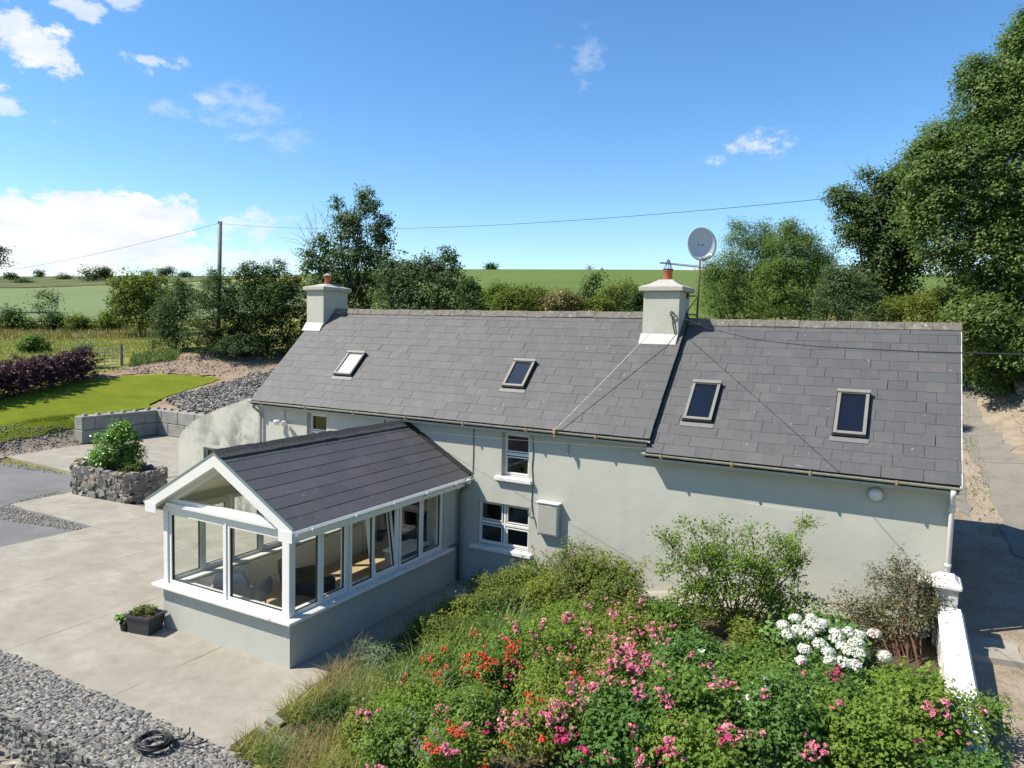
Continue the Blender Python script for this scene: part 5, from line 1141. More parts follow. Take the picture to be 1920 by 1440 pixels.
# ---------------------------------------------------------------- trees and hedges behind the cottage
tree('ash_tree', 'tall half-bare tree with dead grey branches on one side behind the far chimney', 'tree', 42,
     [(655, 430, 34, 42), (690, 395, 26, 34), (683, 365, 10, 16), (708, 445, 24, 36), (632, 385, 12, 16), (650, 480, 46, 42), (700, 490, 42, 36), (620, 530, 55, 45), (700, 545, 50, 42), (590, 500, 28, 34), (600, 455, 16, 24), (722, 420, 12, 22), (660, 580, 80, 26), (640, 560, 60, 30)], 26000, .165, 'leaf_dark2', 11, nl=34, shell=.35, clump=.42, twigs=
     [(610, 500, 545, 435, 0), (600, 500, 560, 420, .5), (610, 490, 575, 425, -.4), (620, 480, 590, 400, .3), (620, 470, 600, 395, 0), (630, 470, 615, 375, .2), (640, 460, 625, 370, -.3), (600, 510, 540, 470, .4), (650, 440, 642, 365, 0), (690, 420, 705, 380, 0), (610, 480, 572, 395, .6), (660, 420, 668, 362, 0)])
tree('evergreen_bush', 'broad dark green bush behind the long slate roof beside the half-bare tree', 'bush', 38,
     [(790, 540, 60, 50), (755, 520, 40, 40), (835, 520, 36, 42), (838, 488, 18, 22), (745, 560, 50, 40), (870, 560, 34, 34), (720, 520, 24, 30), (795, 498, 20, 22), (780, 580, 80, 26), (860, 580, 50, 24)], 19000, .15, 'leaf_grey', 12, shell=.55, clump=.4)
tree('low_bush', 'dark low bush behind the ridge in front of the hill field', 'bush', 36, [(900, 570, 34, 26), (930, 575, 34, 22), (880, 545, 16, 22)], 4500, .15, 'leaf_dark', 13)
hedge_bits = [('hedge_bush', 'pale yellow-green hedge bush in front of the hill field', (960, 568, 36, 30), 'leaf_olive'), ('hedge_bush', 'bright green hedge bush with a feathery top behind the ridge', (935, 556, 22, 26), 'leaf_willow'), ('hedge_bush', 'golden green hedge bush behind the middle of the long ridge', (1000, 570, 30, 34), 'leaf_olive'),
              ('hedge_bush', 'rust brown hedge shrub behind the long ridge', (1052, 572, 32, 32), 'heather'), ('hedge_bush', 'deep green hedge bush between the rust brown shrub and the sapling', (1085, 580, 26, 24), 'leaf_dark'), ('hedge_bush', 'yellow-green tall hedge shrub beside the nearer chimney', (1160, 565, 40, 38), 'leaf_olive'), ('hedge_bush', 'low olive hedge bush below the sapling', (1120, 582, 30, 24), 'leaf_olive'), ('hedge_bush', 'dark green hedge shrub half hidden by the nearer chimney', (1205, 575, 26, 36), 'leaf_dark')]
for i, (nm, lb, e, mt) in enumerate(hedge_bits): tree(nm, lb, 'bush', 31+i % 3, [e, (e[0]-e[2]*.5, e[1]+8, e[2]*.7, e[3]*.8), (e[0]+e[2]*.5, e[1]+6, e[2]*.7, e[3]*.85)], 5200, .10, mt, 30+i, group=None)
tree('sapling', 'thin leafy sapling rising above the hedge before the hill field', 'tree', 32, [(1110, 535, 15, 20), (1116, 518, 7, 12), (1100, 556, 18, 14)], 900, .14, 'leaf_ash', 45, shell=.2, per=12)
# left group
tree('round_tree', 'rounded yellow-green tree at the edge of the pale crop field', 'tree', 62, [(262, 560, 48, 44), (240, 545, 32, 34), (285, 545, 30, 36), (265, 600, 46, 36), (225, 590, 26, 32), (300, 590, 22, 36)], 10000, .24, 'leaf_olive', 50, clump=.62)
tree('grey_willow', 'loose grey-green tree between the round tree and the pole', 'tree', 50, [(330, 580, 34, 50), (318, 610, 34, 40), (345, 555, 22, 30), (325, 640, 44, 26)], 8500, .20, 'leaf_grey', 51, shell=.4, clump=.5, aspect=.35)
tree('grey_willow', 'grey-green willow growing round the foot of the utility pole', 'tree', 48.5, [(395, 560, 36, 46), (410, 600, 46, 50), (400, 525, 20, 22), (380, 630, 40, 36), (430, 640, 40, 30), (400, 655, 46, 20)], 13000, .18, 'leaf_grey', 52, shell=.45, clump=.45, aspect=.35)
tree('dark_tree', 'dense dark tree mass to the left of the far chimney', 'tree', 49, [(480, 545, 52, 46), (520, 570, 52, 60), (460, 590, 46, 56), (550, 580, 34, 66), (500, 620, 64, 48), (470, 515, 24, 24), (520, 510, 22, 22), (560, 640, 40, 36), (500, 655, 70, 24), (450, 640, 44, 34)], 32000, .16, 'leaf_dark', 53, shell=.6, clump=.4)
tree('low_shrub', 'small silvery shrub at the foot of the dark tree mass', 'bush', 47.5, [(455, 648, 40, 22), (430, 655, 26, 16)], 3000, .13, 'leaf_grey', 54)
tree('sapling', 'thin straggly sapling standing in the hedge by the crop field', 'tree', 70, [(85, 556, 28, 14), (75, 580, 18, 16), (100, 570, 14, 16)], 700, .22, 'leaf_grey', 55, shell=.2, per=10, nl=14, base=atd(95, 630, 70)[:2])
for i, (e, mt, lb) in enumerate([((15, 605, 36, 28), 'leaf_dark', 'dark green hedge bush on the near side of the crop field below the hill tree'), ((45, 618, 24, 20), 'leaf_ash', 'smaller green hedge bush beside the dark one at the crop field'), ((98, 612, 20, 24), 'leaf_dark', 'dark round hedge bush under the straggly sapling'), ((143, 612, 26, 22), 'leaf_olive', 'olive hedge bush right of the straggly sapling'), ((200, 612, 22, 20), 'leaf_olive', 'small sparse hedge bush next to the rounded yellow-green tree'), ((60, 650, 22, 14), 'leaf_willow', 'bright green weed bush in the meadow behind the purple hedge')]):
    tree('hedge_bush', lb, 'bush', 68 if i < 5 else 50, [e, (e[0]+e[2]*.4, e[1]+4, e[2]*.7, e[3]*.8)], 2200, .24, mt, 60+i)
far = [(165, 520, 22, 17, 'large dark tree at the top of the crop field'), (185, 515, 16, 11, 'tree touching the large dark tree on the hill'), (198, 513, 9, 8, 'small round tree right of the large dark hill tree'), (317, 509, 11, 8, 'wind-bent tree on the left skyline'), (303, 512, 8, 6, 'low tree beside the wind-bent skyline tree'), (73, 514, 7, 5, 'tiny tree on the far left skyline'), (20, 519, 14, 5, 'low skyline thicket at the far end of the hill'), (32, 538, 18, 9, 'scrub bush in the rough ground above the crop field'), (10, 545, 14, 8, 'scrub bush beside the crop field hedge end'), (45, 532, 16, 6, 'gorse clump in the rough hill ground'), (275, 514, 16, 4, 'long low gorse clump on the skyline'), (345, 517, 12, 4, 'low bush on the skyline right of the wind-bent tree'), (120, 522, 14, 4, 'low scrub left of the large dark hill tree'), (920, 503, 6, 4, 'single small round tree on the hill field skyline'), (230, 530, 24, 6, 'dark hedge clump above the crop field')]
for i, (px, py, rx, ry, lb) in enumerate(far):
    t = 215 if px == 920 else (330 if py < 517 else (240 if py > 528 else 285)); 
    if i < 3: t = 250
    tree('hill_tree', lb, 'tree', t, [(px, py, rx, ry), (px+rx*.3, py+ry*.3, rx*.7, ry*.7)], 700, .7, 'leaf_dark', 80+i, nl=6, per=14)
tree('field_tree', 'tree crown at the far left above the crop field', 'tree', 90, [(-14, 482, 30, 22), (2, 474, 14, 12), (-40, 480, 30, 26)], 2600, .3, 'leaf_dark', 97, base=atd(-30, 596, 90)[:2])
o = thing('bare_tree', G(1106, 507, 100, 215), 'tiny leafless tree on the hill field skyline', 'tree'); m = MB(); rb_ = np.random.default_rng(3); b_ = BASE[o]
for k in range(9): e_ = b_+np.array([rb_.normal(0, .9), 0, rb_.uniform(.7, 1.9)]); m.tube([b_, .5*(b_+e_)+np.array([0, 0, .2]), e_], [.09, .07, .03], 4)
m.build('branches', 'bark_pale', o)
# right of the near chimney
tree('willow_tree', 'feathery light green willow right of the satellite dish', 'tree', 27, [(1400, 480, 44, 46), (1385, 440, 22, 30), (1425, 450, 26, 32), (1360, 520, 44, 46), (1420, 540, 54, 50), (1345, 575, 44, 40), (1400, 590, 60, 34), (1445, 510, 34, 56), (1440, 465, 20, 36), (1340, 530, 30, 40)], 36000, .12, 'leaf_willow', 101, shell=.5, clump=.36, aspect=.22)
tree('willow_tree', 'taller willow with dark top between the feathery willow and the big ash', 'tree', 26, [(1480, 480, 42, 46), (1478, 440, 24, 28), (1510, 470, 30, 34), (1500, 530, 54, 50), (1470, 580, 56, 38), (1530, 580, 44, 36), (1540, 515, 32, 46), (1450, 540, 40, 50)], 35000, .11, 'leaf_willow', 102, shell=.5, clump=.34, aspect=.25)
tree('flowering_shrub', 'straggly mauve flowering shrub above the lower ridge', 'bush', 23, [(1590, 545, 40, 38), (1560, 560, 34, 32), (1620, 570, 36, 32), (1570, 520, 24, 22), (1580, 595, 60, 24)], 12000, .10, 'leaf_grey', 103, aspect=.3)
tree('bramble_bank', 'yellowish bramble thicket on the bank behind the lower ridge', 'bush', 27, [(1690, 590, 60, 30), (1740, 580, 50, 34), (1650, 600, 34, 24), (1785, 600, 36, 40), (1765, 560, 34, 20), (1700, 640, 70, 40), (1760, 650, 50, 44)], 22000, .09, 'leaf_olive', 104, shell=.65, clump=.3)
tree('ivy_tree', 'dark ivy-clad tree with bare twigs leaning out over the bramble bank', 'tree', 29, [(1640, 420, 56, 52), (1600, 400, 36, 36), (1580, 375, 26, 30), (1655, 480, 50, 46), (1600, 450, 34, 34), (1700, 420, 50, 52), (1660, 360, 44, 32), (1625, 330, 14, 14), (1690, 350, 44, 40), (1700, 500, 40, 40), (1640, 530, 56, 36), (1680, 545, 44, 26), (1720, 380, 50, 60), (1670, 440, 60, 60)], 46000, .13, 'leaf_dark2', 105, shell=.55, clump=.42, nl=30, trunk_r=.25, base=atd(1655, 560, 29)[:2],
     twigs=[(1590, 400, 1535, 372, 0), (1600, 390, 1560, 350, .4), (1620, 360, 1590, 312, 0), (1600, 420, 1545, 400, -.3), (1640, 350, 1625, 305, .2), (1590, 380, 1550, 430, .3), (1660, 340, 1650, 312, 0)])
tree('big_ash', 'very large bushy ash tree overhanging the lane', 'tree', 25, [(1850, 330, 90, 110), (1780, 340, 70, 90), (1900, 220, 70, 100), (1840, 200, 50, 70), (1830, 150, 36, 40), (1905, 110, 36, 60), (1915, 60, 20, 44), (1730, 330, 48, 60), (1760, 270, 40, 44), (1800, 440, 80, 80), (1880, 470, 90, 90), (1740, 420, 50, 60), (1960, 330, 110, 150), (1980, 160, 100, 120), (1850, 560, 70, 70), (1930, 600, 80, 90), (1960, 480, 100, 110), (1780, 500, 40, 40), (1830, 610, 60, 50, -1), (1900, 660, 70, 60, -1)], 150000, .125, 'leaf_ash', 106, shell=.6, clump=.40, nl=14, trunk_r=.3, base=(15.5, 18.0), per=30)
tree('bank_bush', 'leafy overgrowth spilling down the stone bank beside the lane', 'bush', 25.5, [(1890, 680, 60, 60), (1870, 715, 44, 36), (1940, 730, 60, 60), (1845, 660, 40, 40), (1915, 760, 36, 36), (1835, 620, 34, 40), (1960, 790, 50, 50)], 30000, .105, 'leaf_ash', 107, shell=.6, clump=.4, nl=8, trunk_r=.05, base=(13.2, 17.5))
tree('fern_clump', 'dark ferny undergrowth at the foot of the bank behind the cottage gable', 'bush', 30, [(1825, 660, 26, 46), (1835, 620, 32, 30), (1822, 695, 18, 22), (1800, 640, 24, 40)], 9000, .13, 'leaf_dark', 108, nl=8, trunk_r=.05)
# rough stone face of the bank
sb = thing('bank_stones', tuple(G(1870, 790)), 'crumbling old stone bank along the far edge of the lane', 'stone bank'); rk = np.random.default_rng(77); n = 420
u = rk.random(n); by_ = 10+16*u; bx_ = np.interp(by_, [10, 14.2, 16.5, 19.2, 23.7, 26.2], [12.35, 12.1, 12.1, 11.95, 11.65, 11.3]); dz_ = rk.uniform(0, .75, n); ss = rk.gamma(4, .03, n)+.08
stone_parts(np.c_[bx_+dz_*.45+rk.normal(0, .12, n), by_+rk.normal(0, .2, n), H(bx_-.3, by_)+dz_], np.c_[ss*1.3, ss, ss*.8], rotm(rk, n, .4), sb, 120, 'cobble', 'stone', 9)

for i, (x, y, hh, r, mt, lb) in enumerate([(14.6, 6.5, 1.8, 1.3, 'leaf_olive', 'rounded bramble bush on the lane bank beyond the cottage gable'), (16.5, 10.5, 2.4, 1.6, 'leaf_ash', 'tall hazel bush on the lane bank under the big ash'), (14.9, 1.5, 1.5, 1.2, 'leaf_dark2', 'dark thorn bush on the bank at the lower end of the lane'), (17.5, 5.0, 2.2, 1.6, 'leaf_willow', 'pale green bush at the top of the lane bank')]):
    rng = np.random.default_rng(900+i); z = h(x, y); bl = [(np.array([x+rng.normal(0, r*.4), y+rng.normal(0, r*.4), z+hh*rng.uniform(.35, .65)]), np.array([r*.7, r*.7, hh*.4])) for _ in range(5)]
    o = thing('bank_shrub', (x, y, z), lb, 'bush'); P, Nn, T, C = clumps(bl, 6000, .12, rng, .35); V, F = leaf_quads(P, Nn, .12, .5, rng); foliage('crown', V, F, T, mt, o); m = MB(); limbs(m, (x, y, z-.1), C[rng.choice(len(C), 10)], .06, rng); m.build('trunk', 'bark', o, True)

# ---------------------------------------------------------------- utility pole, wires, gate, fence posts
pb = atd(409, 645, 51); pt = atd(413.5, 416, 51); pz = h(pb[0], pb[1])
po = thing('utility_pole', (pb[0], pb[1], pz), 'bare wooden utility pole rising out of the willow', 'utility pole')
m = MB(); m.tube([(pb[0], pb[1], pz-.2), tuple(pt)], [.15, .11], 10); m.build('pole', 'timber_pole', po, True); m = MB(); m.tube([pt+np.array([0, 0, -.05]), pt+np.array([0, 0, .03])], .12, 10); m.build('cap', 'lead', po)
m = MB(); ins = pt+np.array([-.1, -.12, -.12]); m.tube([ins, ins+np.array([0, 0, .14])], .035, 8); m.tube([pt+np.array([-.28, 0, -.4]), atd(408, 520, 50.8)], .012, 4); m.build('insulator', 'cable_black', po)
m = MB(); m.tube(sagged(ins, atd(-140, 520, 100), .9, 24), .012, 4); m.build('power_line', 'cable_black', None, label='overhead line sagging away from the pole over the crop field', cat='cable')
m = MB(); m.tube(sagged(ins, atd(1760, 350, 21), .75, 40), .009, 4); m.build('power_line', 'cable_black', None, label='overhead line crossing the sky from the pole to the trees by the lane', cat='cable')
ga, gbb = G(168, 690), G(224, 686); gd = (gbb-ga); gl_ = np.linalg.norm(gd[:2]); gd = gd/gl_
gt = thing('field_gate', tuple(ga), 'green metal bar gate between the purple hedge and the wooden post', 'gate'); m = MB(); UPV = np.array([0, 0, 1.])
def gp_(s, z): return ga+gd*s+UPV*z
m.tube([gp_(.05, .1), gp_(.05, 1.12), gp_(gl_-.1, 1.12), gp_(gl_-.1, .1), gp_(.05, .1)], .028, 6); m.build('frame', 'galv_gate', gt)
for z in (.3, .5, .7, .9): m = MB(); m.tube([gp_(.06, z), gp_(gl_-.11, z)], .02, 5); m.build('bar', 'galv_gate', gt)
m = MB(); m.tube([gp_(gl_*.5, .1), gp_(gl_*.5, 1.1)], .02, 5); m.build('upright', 'galv_gate', gt)
for q, (px, py, hh, lb) in enumerate([(228, 684, 1.3, 'thick wooden gate post at the latch end of the metal gate'), (285, 668, 1.05, 'thin leaning fence post in the meadow right of the gate')]):
    b = G(px, py); m = MB(); r_ = .10 if q == 0 else .05; m.tube([b-UPV*.2, b+UPV*hh+np.array([.03, 0, 0])*q], [r_, r_*.9], 8); m.build('fence_post', 'timber_post', None, label=lb, cat='post')

# ---------------------------------------------------------------- purple hedge
rh = np.random.default_rng(8); hg = [G(-90, 770), G(-20, 750), G(50, 735), G(110, 722), G(155, 708)]; blobs = []
for a, b in zip(hg, hg[1:]):
    for k in range(3): c = a+(b-a)*(k+.5)/3; s = .95+.1*rh.random(); blobs.append((c+np.array([-.3, .4, .98*s]), np.array([1.0, .85, .72*s]))); blobs.append((c+np.array([-.3, .4, .45]), np.array([1.0, .8, .5])))
o = thing('purple_hedge', tuple(hg[2]), 'clipped dark purple beech hedge along the top of the lawn', 'hedge')
P, Nn, T, C = clumps(blobs, 40000, .1, rh, .2, 24, .78); V, F = leaf_quads(P, Nn, .105, .6, rh); foliage('foliage', V, F, T, 'leaf_purple', o); m = MB()
for k in range(26): a = C[rh.integers(len(C))]; g_ = np.array([a[0], a[1], h(a[0], a[1])]); m.tube([g_, a], [.03, .01], 5, False)
m.build('stems', 'bark', o, kind='stuff')
tree('pale_shrub', 'pale variegated shrub at the gate end of the purple hedge', 'bush', 44, [(165, 652, 18, 12), (150, 660, 16, 14)], 900, .11, 'blade_grey', 121, shell=.3)

# ---------------------------------------------------------------- grasses and litter
def blades(P, L, lean, wd, rng, mat, name, parent=None, seg=3, heads=False, **k):
    n = len(P); az = rng.uniform(0, 2*np.pi, n); dr = np.c_[np.cos(az), np.sin(az), np.zeros(n)]; sd = np.c_[-np.sin(az), np.cos(az), np.zeros(n)]; V = []; ln = (L*rng.uniform(.55, 1.2, n))[:, None]; le = (lean*rng.uniform(.3, 1.4, n))[:, None]
    rows = []
    for i in range(seg+1):
        u = i/seg; c = P+ln*(np.array([0, 0, 1.])*(u-.35*le*u*u)+dr*le*u*u*.9); w_ = wd*(1-u**1.6)*.5+.0006; rows += [c-sd*w_, c+sd*w_]
    V = np.stack(rows, 1).reshape(-1, 3); m_ = 2*(seg+1); q = np.array([[2*i, 2*i+1, 2*i+3, 2*i+2] for i in range(seg)]); F = (q[None]+m_*np.arange(n)[:, None, None]).reshape(-1, 4)
    return foliage(name, V, F, np.repeat(rng.random(n), seg), mat, parent, **k)
rt = np.random.default_rng(41)
def scatter_px(poly, n): 
    pp = [g2(*p) for p in poly]; Q = scatter_poly(pp, n, rt); return np.c_[Q, H(Q[:, 0], Q[:, 1])]
blades(scatter_px([(-20, 640), (330, 633), (330, 660), (240, 672), (100, 690), (-20, 690)], 11000), .24, .6, .035, rt, 'blade_olive', 'meadow_grass', label='rough yellow-green meadow grass beyond the lawn', kind='stuff')
blades(scatter_px([(-20, 612), (330, 610), (340, 634), (-20, 640)], 6000), .5, .4, .06, rt, 'blade_straw', 'tall_grass', label='tall dry straw-coloured grass along the field edge', kind='stuff')
blades(scatter_px([(250, 668), (340, 660), (330, 676), (240, 690)], 2500), .4, .6, .03, rt, 'blade_green', 'verge_grass', label='tufted grass on the verge beside the gate post', kind='stuff')
Q = scatter_px(LAWN and [(0, 760), (170, 716), (330, 706), (395, 711), (290, 755), (140, 800), (0, 828)], 60000); blades(Q, .055, .5, .022, rt, 'lawn_blade', 'lawn_grass', seg=1, label='short mown bright green lawn grass', kind='stuff')
Q = scatter_px([(160, 700), (330, 668), (560, 660), (560, 690), (420, 706), (240, 700)], 1500); sz = rt.gamma(2.0, .022, len(Q))+.015; V, F = stones_many(Q+np.array([0, 0, .02]), np.c_[sz*1.6, sz*.6, sz*.4], rotm(rt, len(Q), .4), rt); obj('bank_litter', V, F, 'cobble_many', label='loose stones and clods on the bare dirt bank', kind='stuff')
for (x0, y0, x1, y1, n, nm, lb) in ((10.15, 5, 10.6, 18, 900, 'lane_weeds', 'low green weeds along the middle of the lane'), (11.7, 4, 12.7, 22, 3000, 'bank_weeds', 'grass and weeds at the foot of the lane bank'), (9.5, 7, 10.1, 17, 700, 'wall_weeds', 'sparse weeds along the lane behind the cottage corner'), (-13.5, 3.9, -9.9, 4.5, 260, 'joint_weeds', 'low weeds growing in the joint of the far concrete')):
    Q = np.c_[rt.uniform(x0, x1, n), rt.uniform(y0, y1, n)]; Q = Q[rt.random(n) < .25+.75*(np.sin(Q[:, 1]*1.7) > .2)]; blades(np.c_[Q, H(Q[:, 0], Q[:, 1])+.02], .09, .8, .02, rt, 'blade_green', nm, label=lb, kind='stuff')

# ---------------------------------------------------------------- planter shrub and pot plants
def bush3(name, label, cat, base, blobs, n, leaf, mat, seed, aspect=.55, stem='stem', nst=14, shell=.6, clump=None, per=24, up=.55, group=None, r0=.018):
    rng = np.random.default_rng(seed); o = thing(name, base, label, cat, group); P, Nn, T, C = clumps(blobs, n, leaf, rng, clump, per, shell, up); ok = P[:, 2] > H(P[:, 0], P[:, 1])+.02 if name != 'planter_shrub' else P[:, 2] > .8; P, Nn, T = P[ok], Nn[ok], T[ok]
    V, F = leaf_quads(P, Nn, leaf, aspect, rng); foliage('foliage', V, F, T, mat, o); m = MB(); b = np.array(base, float)
    for k in range(nst): c = C[rng.integers(len(C))]; s = b+np.r_[rng.normal(0, .06, 2), 0]; m.tube([s, s+(c-s)*.5+np.r_[rng.normal(0, .05, 2), .05], c], [r0, r0*.7, r0*.25], 5, False)
    m.build('stems', stem, o, kind='stuff'); return o
k_ = mpp(23.5)
PB = lambda px, py, rx, ry, t=23.2: (atd(px, py, t), np.array([rx, (rx+ry)/2, ry])*mpp(t))
bush3('planter_shrub', 'glossy bright green laurel shrub growing in the gabion planter', 'shrub', (-13.3, .55, .84), [PB(218, 840, 44, 36), (PB(225, 812, 26, 20)), PB(200, 865, 32, 22), PB(240, 862, 26, 26), PB(180, 880, 16, 12)], 7500, .10, 'leaf_laurel', 201, .5, shell=.6, clump=.2)
bush3('planter_shrub', 'small reddish plant at the end of the gabion planter', 'plant', (-14.4, .45, .84), [PB(155, 866, 20, 7, 24)], 500, .06, 'heather', 202, nst=6, clump=.1)
bush3('planter_shrub', 'yellowish low plant beside the laurel in the gabion planter', 'plant', (-12.7, .4, .84), [PB(245, 880, 22, 10, 22.6), PB(262, 872, 10, 8, 22.6)], 900, .06, 'leaf_mixed', 203, nst=6, clump=.1)
bx_ = np.array([-3.25, -5.42, .36]); rng = np.random.default_rng(5); P, Nn, T, C = clumps([(bx_+np.array([0, 0, .04]), np.array([.24, .19, .07]))], 900, .03, rng, .05); V, F = leaf_quads(P, Nn, .035, .5, rng); foliage('plants', V, F, T, 'leaf_mixed', tb)
blades(bx_+np.c_[rng.uniform(-.2, .2, 60), rng.uniform(-.15, .15, 60), np.zeros(60)], .16, .4, .006, rng, 'blade_straw', 'dry_stalks', tb)
bx_ = np.array([-3.62, -5.61, .24]); P, Nn, T, C = clumps([(bx_, np.array([.12, .12, .09])), (bx_+np.array([-.1, 0, -.02]), np.array([.08, .08, .06]))], 160, .07, rng, .06, 8); V, F = leaf_quads(P, Nn, .075, .7, rng); foliage('leaves', V, F, T, 'leaf_laurel', sp)

# ---------------------------------------------------------------- flower bed
drape('flower_bed', [(.75, -.15), (.72, -3), (.72, -5.2), (.93, -6.6), (.93, -7.15), (2.2, -7.15), (2.2, -9), (9.4, -9), (9.15, -.15)], .35, .045, 'bed_soil', .04, .3, .012)
drape('wall_path', [(4.2, -.02), (8.9, -.02), (8.9, -.62), (6.5, -.75), (4.2, -.6)], .4, .06, 'concrete', .03, .4, .004)
for i, (a, b, lb) in enumerate((((1.0, -6.62), (1.62, -6.78), 'pale concrete edging slab at the corner of the flower bed'), ((1.66, -6.80), (2.35, -6.98), 'pale concrete edging slab partly covered by grass at the flower bed'), ((.92, -6.38), (1.22, -6.44), 'short grey edging block behind the pale slabs of the flower bed'))):
    a, b = np.array(a), np.array(b); d = (b-a)/np.linalg.norm(b-a); nn = np.array([-d[1], d[0]])*.05; m = MB(); m.hexa([(*(a-nn), -.02), (*(b-nn), -.02), (*(b+nn), -.02), (*(a+nn), -.02), (*(a-nn), .14), (*(b-nn), .13), (*(b+nn), .13), (*(a+nn), .14)]); m.build('edging_slab', 'concrete_block', None, label=lb, cat='edging')
BUSH = []    # (object, blobs) of every bush in the bed, to seat the flowers on
def bed(name, label, cat, x, y, hgt, rad, n, leaf, mat, seed, aspect=.5, group=None, shell=.55, clump=None, stem='stem', nst=12, lobes=5, up=.5, per=20):
    rng = np.random.default_rng(seed); z = h(x, y); bl = []
    for k in range(lobes):
        a = 2*math.pi*k/lobes+rng.uniform(0, 1); rr = rad*rng.uniform(.25, .6) if k else 0; rh_ = hgt*rng.uniform(.26, .44); top = hgt*rng.uniform(.62, 1.15) if k else hgt
        bl.append((np.array([x+rr*math.cos(a), y+rr*math.sin(a), z+top-rh_]), np.array([rad*rng.uniform(.5, .75), rad*rng.uniform(.5, .75), rh_])))
    bl.append((np.array([x, y, z+hgt*.35]), np.array([rad*.9, rad*.9, hgt*.38])))
    o = bush3(name, label, cat, (x, y, z), bl, n, leaf, mat, seed, aspect, stem, nst, shell, clump or leaf*3.0, per, up, group, .010); BUSH.append((o, bl))
    if name in ('rose_bush', 'tangled_shrub'):     # long loose shoots that stand out of the mass
        m = MB(); P = []
        for k in range(9):
            c, r = bl[rng.integers(len(bl)-1)]; d = unit(rng.normal(size=3)*np.array([1, 1, .3])+np.array([0, 0, .75])); s0 = c+d*r*.5; e0 = c+d*r*1.0+d*rng.uniform(.10, .30)+np.array([0, 0, .03]); m.tube([s0, .5*(s0+e0)+np.array([0, 0, .02]), e0], [.005, .004, .002], 4, False)
            u = rng.uniform(.3, 1.02, (22, 1)); P.append(s0+(e0-s0)*u+rng.normal(0, .022, (22, 3)))
        P = np.concatenate(P); Nn = unit(rng.normal(size=(len(P), 3))*.5+np.array([0, 0, .4])+.7*SUN_TO); V, F = leaf_quads(P, Nn, leaf*1.1, aspect, rng); foliage('shoot_leaves', V, F, .45+.55*rng.random(len(P)), mat, o); m.build('shoots', stem, o, kind='stuff')
    return o
PINK = ('pink flowering rose bush in the cottage flower bed', 'rose bush', 'pink rose bushes in the flower bed'); DENSE = ('dense glossy green rose bush at the lane end of the flower bed', 'rose bush', 'dense green rose bushes near the garden wall')
MIX = ('tangled seedy shrub in the bed under the cottage windows', 'shrub', 'tangled shrubs under the windows')
sd = 300
LM = [('the lower cottage window', 1.0, -.3), ('the grey meter box', 2.2, -.2), ('the tall airy shrub', 6.35, -1.95), ('the white hydrangea', 7.45, -1.55), ('the white-capped pillar', 9.2, -.6), ('the white garden wall', 9.5, -4.0), ('the pale edging slabs', 1.8, -6.9), ('the sunroom corner', .3, -5.2), ('the red flowers', 2.9, -3.6)]
ORD = ['nearest', 'second nearest', 'third nearest', 'fourth nearest', 'fifth nearest', 'sixth nearest', 'seventh nearest', 'eighth nearest', 'ninth nearest', 'tenth nearest', 'eleventh nearest', 'twelfth nearest', 'thirteenth nearest', 'fourteenth nearest', 'fifteenth nearest', 'sixteenth nearest', 'seventeenth nearest']
def place_labels(kind, spots):
    """one label per spot, told apart by the landmark it grows next to"""
    own = [min(range(len(LM)), key=lambda j: math.hypot(x-LM[j][1], y-LM[j][2])) for (x, y) in spots]; out = []
    for i, (x, y) in enumerate(spots):
        j = own[i]; rank = sorted(range(len(spots)), key=lambda q: math.hypot(spots[q][0]-LM[j][1], spots[q][1]-LM[j][2])).index(i); out.append('%s, the %s of these to %s' % (kind, ORD[rank], LM[j][0]))
    return out
mixs = [(1.75, -1.6, .75, .62), (2.45, -1.25, .95, .70), (3.25, -1.0, 1.20, .75), (3.95, -1.1, 1.15, .70), (2.3, -2.2, .80, .68), (3.1, -2.0, 1.0, .72), (4.3, -1.9, .85, .65), (1.6, -2.5, .55, .5), (1.55, -3.3, .5, .5)]
for (x, y, hh, r), lb in zip(mixs, place_labels('tangled seedy shrub', [q[:2] for q in mixs])):
    sd += 1; bed('tangled_shrub', lb, MIX[1], x, y, hh, r, 5600, .055, 'leaf_mixed' if sd % 2 else 'leaf_rose_yellow', sd, .5, MIX[2], nst=18, stem='stem_red')
pinks = [(3.9, -2.9, .70, .65), (4.8, -2.6, .65, .62), (5.4, -2.2, .55, .55), (4.5, -3.6, .75, .70), (5.3, -3.3, .65, .68), (3.6, -4.0, .72, .62), (4.4, -4.5, .80, .66), (5.3, -4.4, .80, .68), (3.7, -5.0, .70, .6), (4.8, -5.4, .80, .65), (5.7, -5.3, .85, .62), (4.1, -6.0, .72, .6), (3.3, -5.9, .60, .5), (5.2, -6.2, .75, .6), (3.5, -6.8, .6, .55), (4.4, -7.0, .7, .6), (2.9, -6.6, .5, .45)]
PINKS = []
for (x, y, hh, r), lb in zip(pinks, place_labels('pink rose bush', [q[:2] for q in pinks])):
    sd += 1; PINKS.append(bed('rose_bush', lb, PINK[1], x, y, hh*1.05, r*.84, 4600, .046, ('leaf_rose', 'leaf_fresh', 'leaf_rose_yellow')[sd % 3], sd, .58, PINK[2], stem='stem_red', nst=20))
dense = [(6.2, -3.5, .50, .66), (7.0, -3.2, .34, .62), (7.9, -3.1, .32, .62), (8.7, -2.9, .36, .55), (6.2, -4.5, .75, .70), (7.1, -4.2, .60, .70), (8.0, -4.0, .58, .70), (8.9, -3.8, .75, .62), (9.5, -4.5, .85, .62), (6.6, -5.4, .85, .68), (7.5, -5.2, .88, .70), (8.4, -5.0, .92, .70), (9.2, -5.6, 1.0, .66), (10.4, -5.4, .95, .55), (6.0, -6.2, .8, .62), (7.0, -6.4, .85, .66)]
